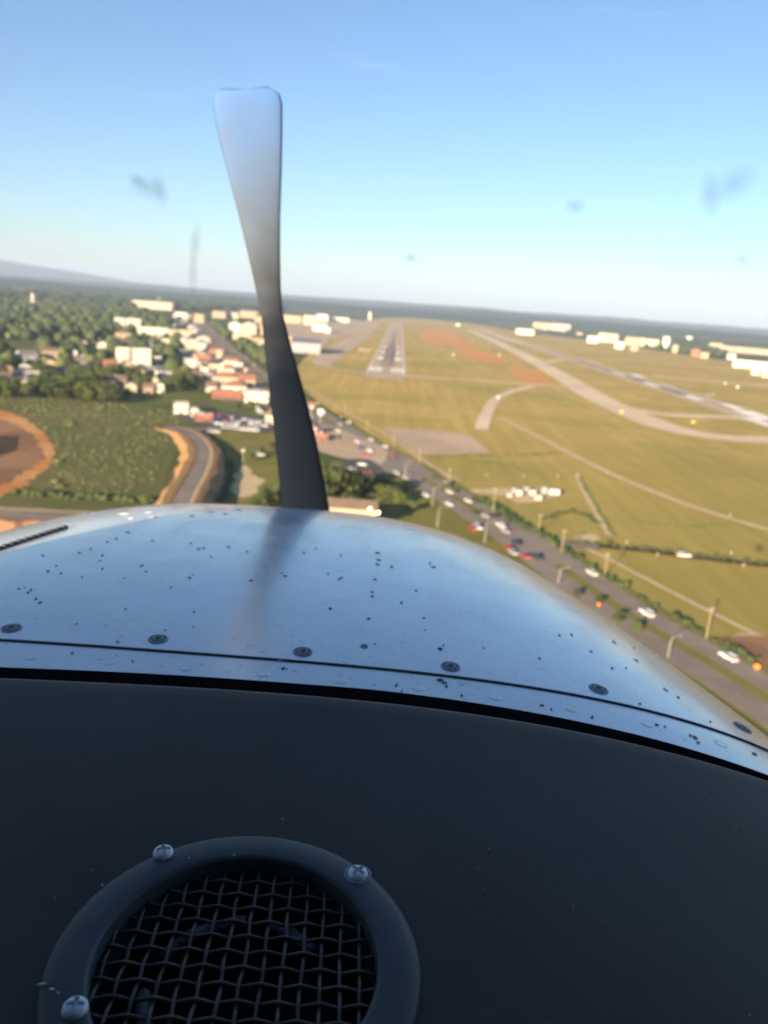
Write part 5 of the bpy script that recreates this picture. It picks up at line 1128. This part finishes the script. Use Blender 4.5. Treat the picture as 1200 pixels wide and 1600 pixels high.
# vent with wire mesh
zv = zd(VC[0]); slope = (zd(VC[0] + .05) - zd(VC[0] - .05)) / .1
def vz(x): return zv + slope * (x - VC[0])
def vpt(x, y, z): return (VC[0] + x, VC[1] + y, zv + slope * x + z)
ring = MB(); prof = [(VR, -.002), (VR, .0016), (VR - .0006, .0026), (VR - .0022, .0036), (VR - .0042, .0042), (VR - .0046, .0044), (VI + .0022, .0044), (VI + .0018, .0043), (VI + .0004, .0034), (VI, .0026), (VI, -.020)]
n = 96; vv = []; ff = []
for r, z_ in prof:
    for k in range(n): vv.append(vpt(r * math.cos(6.2832 * k / n), r * math.sin(6.2832 * k / n), z_))
for i in range(len(prof) - 1):
    for k in range(n): ff.append((i * n + k, i * n + (k + 1) % n, (i + 1) * n + (k + 1) % n, (i + 1) * n + k))
vent = part('vent_ring', mesh('vent_ring', vv, ff, M['ring'], True)); tag(vent, 'round dark grey vent ring with screws and wire mesh')
well = [(VI + .001, -.004), (VI + .001, -.045), (VI * .6, -.047), (.001, -.047)]
vv = [vpt(r * math.cos(6.2832 * k / 48), r * math.sin(6.2832 * k / 48), z_) for r, z_ in well for k in range(48)]
part('vent_well', mesh('vent_well', vv, [(i * 48 + k, i * 48 + (k + 1) % 48, (i + 1) * 48 + (k + 1) % 48, (i + 1) * 48 + k) for i in range(3) for k in range(48)], M['black'], True), vent)
rimv = []
for k in range(64):
    q = 6.2832 * k / 64; wob = 1 + .05 * noise.noise(Vector((math.cos(q) * 2, math.sin(q) * 2, 4)))
    rimv.append(vpt(VI * .66 * wob * math.cos(q), VI * .66 * wob * math.sin(q), -.016))
for i0, i1 in ((7, 15), (17, 29), (33, 39), (54, 58)):
    part('duct_rim', MB().tube(rimv[i0:i1], [.0030 + .0012 * noise.noise(Vector((k * .8, 0, 2))) for k in range(i1 - i0)], 8).me('duct_rim', M['dustring'], True), vent)
sp_ = VI * 2 / 14.2; wr = .00085; ca, sa = math.cos(.05), math.sin(.05)
for fam in (0, 1):
    for k in range(-9, 10):
        c = k * sp_ + .002
        if abs(c) > VI * .985: continue
        hl = math.sqrt(VI ** 2 - c * c); pts = []
        for j in range(int(hl * 2 / sp_ * 4) + 2):
            t = -hl + 2 * hl * j / (int(hl * 2 / sp_ * 4) + 1)
            z_ = -.0045 + .0009 * math.cos(math.pi * (t - .002) / sp_) * (1 if (k + fam) % 2 else -1)
            x, y = (c, t) if fam == 0 else (t, c)
            x += .0010 * noise.noise(Vector((t * 50, k * 1.7, fam))); pts.append(vpt(x * ca - y * sa, x * sa + y * ca, z_))
        part('wire', MB().tube(pts, wr, 6).me('wire', M['wire'], True), vent)
def panhead():
    m_b = MB(); n = 40; R0 = .0050; rings = [(1.0, -.001), (1.0, .0008), (.95, .0016), (.85, .0023), (.72, .0028), (.6, .0031), (.48, .0033), (.36, .0034), (.25, .0034), (.12, .0034)]
    v = []
    for r, z_ in rings:
        for k in range(n):
            q = 6.2832 * k / n; x, y = R0 * r * math.cos(q), R0 * r * math.sin(q)
            if r < .65 and (min(abs(x), abs(y)) < .00075): z_2 = z_ - .0018
            else: z_2 = z_
            v.append((x, y, z_2))
    f = [(i * n + k, i * n + (k + 1) % n, (i + 1) * n + (k + 1) % n, (i + 1) * n + k) for i in range(len(rings) - 1) for k in range(n)]; f.append(tuple(range((len(rings) - 1) * n, len(rings) * n)))
    return m_b.add(v, f)
for (px_, py_), sp2 in (((255, 1340), .3), ((558, 1373), .9), ((118, 1586), .1)):
    p = onDash(px_, py_ + 6); s_ = oriented('screw', panhead, (p[0], p[1], p[2] + .0044), Vector((-slope, 0, 1)).normalized(), M['zinc'], vent, smooth=False, spin=sp2)
    if px_ == 558: oriented('washer', lambda: MB().lathe([(.0068, -.0005), (.0068, .0006), (.0062, .0009), (.003, .0009)], 28), (p[0], p[1], p[2] + .0044), Vector((-slope, 0, 1)).normalized(), M['fast'], vent)
p = VC + np.array([VR * .72, -VR * .66]); oriented('screw', panhead, vpt(VR * .64, -VR * .62, .0044), Vector((0, 0, 1)), M['zinc'], vent, spin=.5)
for px_, py_, w_, l_ in ((68, 1548, .0028, .0008), (82, 1556, .002, .001), (160, 1390, .0006, .0006), (295, 1348, .0006, .0006), (92, 1562, .001, .0006), (365, 1343, .001, .0004)):
    p = onDash(px_, py_ + 6); oriented('chip_or_glint', bugshape(w_, l_), (p[0], p[1], p[2] + .0046), Vector((0, 0, 1)), M['chip_glint'], vent)
for k in range(26):
    px_, py_ = random.uniform(0, 1200), random.uniform(1240, 1590); p = onDash(px_, py_)
    if (p[0] - VC[0]) ** 2 + (p[1] - VC[1]) ** 2 > (VR + .004) ** 2: oriented('dust_speck', bugshape(random.uniform(.0002, .0005), random.uniform(.0002, .0004)), (p[0], p[1], p[2] + .0003), Vector((0, 0, 1)), M['chip_glint'], dash)

# windshield: clear acrylic from the gasket up to the roof
Mw = bpy.data.materials.new('clear_acrylic'); Mw.use_nodes = True; n_ = Mw.node_tree.nodes; n_.clear()
t_ = n_.new('ShaderNodeBsdfTransparent'); o_ = n_.new('ShaderNodeOutputMaterial'); Mw.node_tree.links.new(t_.outputs[0], o_.inputs[0])
v = []; f = []; NX, NY = 24, 10
def wpt(u, t):
    x = XC + u * .62; yb = .545 - .34 * abs(u) ** 2.6; zb = cz(x, yb) + .0 if cz(x, yb) > -1 else -.5
    yt = .16 - .16 * abs(u) ** 2.6; zt_ = .34 - .05 * u * u
    return (x, yb + (yt - yb) * t + .03 * math.sin(math.pi * t), zb + (zt_ - zb) * t)
for i in range(NX + 1):
    for j in range(NY + 1): v.append(wpt(2 * i / NX - 1, j / NY))
for i in range(NX):
    for j in range(NY): q = i * (NY + 1) + j; f.append((q, q + 1, q + NY + 2, q + NY + 1))
ws = part('windshield', mesh('windshield', v, f, Mw, True)); tag(ws, 'clear windshield with faint smears')
# smears on the outside of the windshield
def smear_set(n, l, b):
    pass
Ms = bpy.data.materials.new('windshield_smear'); Ms.use_nodes = True; n_, l_ = Ms.node_tree.nodes, Ms.node_tree.links; b_ = n_['Principled BSDF']; b_.inputs['Base Color'].default_value = (.10, .16, .34, 1); b_.inputs['Roughness'].default_value = .9
tc_ = n_.new('ShaderNodeTexCoord'); gr = n_.new('ShaderNodeTexGradient'); gr.gradient_type = 'SPHERICAL'; mr = n_.new('ShaderNodeMapRange'); mr.inputs[1].default_value = 0; mr.inputs[2].default_value = .9; mr.inputs[4].default_value = .22
l_.new(tc_.outputs['Object'], gr.inputs[0]); l_.new(gr.outputs[1], mr.inputs[0]); l_.new(mr.outputs[0], b_.inputs['Alpha'])
def wray(px, py):
    d_ = ray(px, py)     # march to the pane
    best = None
    for t in np.arange(.1, .7, .002):
        p = d_ * t; u = (p[0] - XC) / .62
        if abs(u) > 1: continue
        lo_ = wpt(u, 0); hi_ = wpt(u, 1); k = (p[2] - lo_[2]) / (hi_[2] - lo_[2]); yy = wpt(u, max(0, min(1, k)))[1]
        if p[1] >= yy: return p
    return d_ * .5
for px_, py_, rx, rz_, rot in ((228, 296, 17, 11, .2), (248, 300, 8, 16, -.2), (1112, 308, 11, 22, -.25), (1150, 290, 22, 15, -.6), (642, 406, 7, 5, 0), (303, 385, 6, 20, .1), (900, 326, 10, 7, 0), (1162, 410, 9, 7, .2), (300, 430, 5, 18, 0), (212, 285, 10, 6, .4)):
    p = wray(px_, py_); s = float(np.dot(p, Fv)) / FPX
    n = 20; me_ = mesh('smear', [(math.cos(6.2832 * k / n), 0, math.sin(6.2832 * k / n)) for k in range(n)], [tuple(range(n))], Ms)
    o = obj('smear', me_, ws); o.location = Vector(p) + Vector((0, .002, .001)); o.scale = (rx * s * 1.9, 1, rz_ * s * 1.9); o.rotation_euler = (0, rot, 0)
# unseen cabin shell, made windowless so it shades cowl and dash
cab = MB()
def shell(y0, y1, w, zlo, zhi):
    return
xl, xr = XC - .62, XC + .62
roofm = MB(); prof = [(xl - .03, .20), (xl + .05, .30), (xl + .2, .345), (XC, .36), (xr - .2, .345), (xr - .05, .30), (xr + .03, .20)]
for y0, y1 in ((.16, -2.4),):
    a = [(x, y0, z) for x, z in prof] + [(x, y1, z) for x, z in prof] + [(x, y0, z + .05) for x, z in prof] + [(x, y1, z + .05) for x, z in prof]; N = len(prof)
    fs = []
    for k in range(N - 1): fs += [(k, k + 1, N + k + 1, N + k), (2 * N + k, 3 * N + k, 3 * N + k + 1, 2 * N + k + 1), (k, 2 * N + k, 2 * N + k + 1, k + 1), (N + k, N + k + 1, 3 * N + k + 1, 3 * N + k)]
    fs += [(0, N, 3 * N, 2 * N), (N - 1, 3 * N - 1, 4 * N - 1, 2 * N - 1)]
    roofm.add(a, fs)
part('cabin_shade_roof', roofm.me('cabin_shade_roof', M['lining']))
for x0, x1 in ((xl - .05, xl), (xr, xr + .05)): part('cabin_shade_side', MB().box(x0, x1, -2.4, .12, -1.1, .22).me('cabin_shade_side', M['lining']))
part('cabin_shade_rear', MB().box(xl, xr, -2.42, -2.36, -1.1, .34).me('cabin_shade_rear', M['lining']))
part('cabin_floor', MB().box(xl, xr, -2.36, .5, -1.15, -1.1).me('cabin_floor', M['lining']))

# ------------------------------------------------------------------ haze
hm = bpy.data.materials.new('haze'); hm.use_nodes = True; n_ = hm.node_tree.nodes; n_.clear()
pv = n_.new('ShaderNodeVolumePrincipled'); pv.inputs['Color'].default_value = (.58, .73, 1.0, 1); pv.inputs['Density'].default_value = 6.4e-5; pv.inputs['Anisotropy'].default_value = -.05
o_ = n_.new('ShaderNodeOutputMaterial'); hm.node_tree.links.new(pv.outputs[0], o_.inputs['Volume'])
hz = obj('haze', MB().box(-20000, 20000, -3600, 20000, -3.2, 420).me('haze', hm)); tag(hz, 'thin pale haze over the whole landscape', 'haze', kind='stuff')

# ------------------------------------------------------------------ things that look alike are told apart by their order from the left
ONES = ['', 'first', 'second', 'third', 'fourth', 'fifth', 'sixth', 'seventh', 'eighth', 'ninth', 'tenth', 'eleventh', 'twelfth', 'thirteenth', 'fourteenth', 'fifteenth', 'sixteenth', 'seventeenth', 'eighteenth', 'nineteenth']
def ordw(n): return ONES[n] if n < 20 else {20: 'twentieth', 30: 'thirtieth', 40: 'fortieth', 50: 'fiftieth'}[n] if n % 10 == 0 else {2: 'twenty', 3: 'thirty', 4: 'forty', 5: 'fifty'}[n // 10] + '-' + ONES[n % 10]
same = {}
for o in COL.objects:
    if o.parent is None and 'label' in o and 'category' in o and o.get('kind') not in ('structure', 'stuff'): same.setdefault(o['label'], []).append(o)
for lab_, L_ in same.items():
    if len(L_) > 1:
        L_.sort(key=lambda o: toPix(o.location.x, o.location.y)[0])
        for i, o in enumerate(L_): o['label'] = f'{lab_}, {ordw(i + 1)} from left'
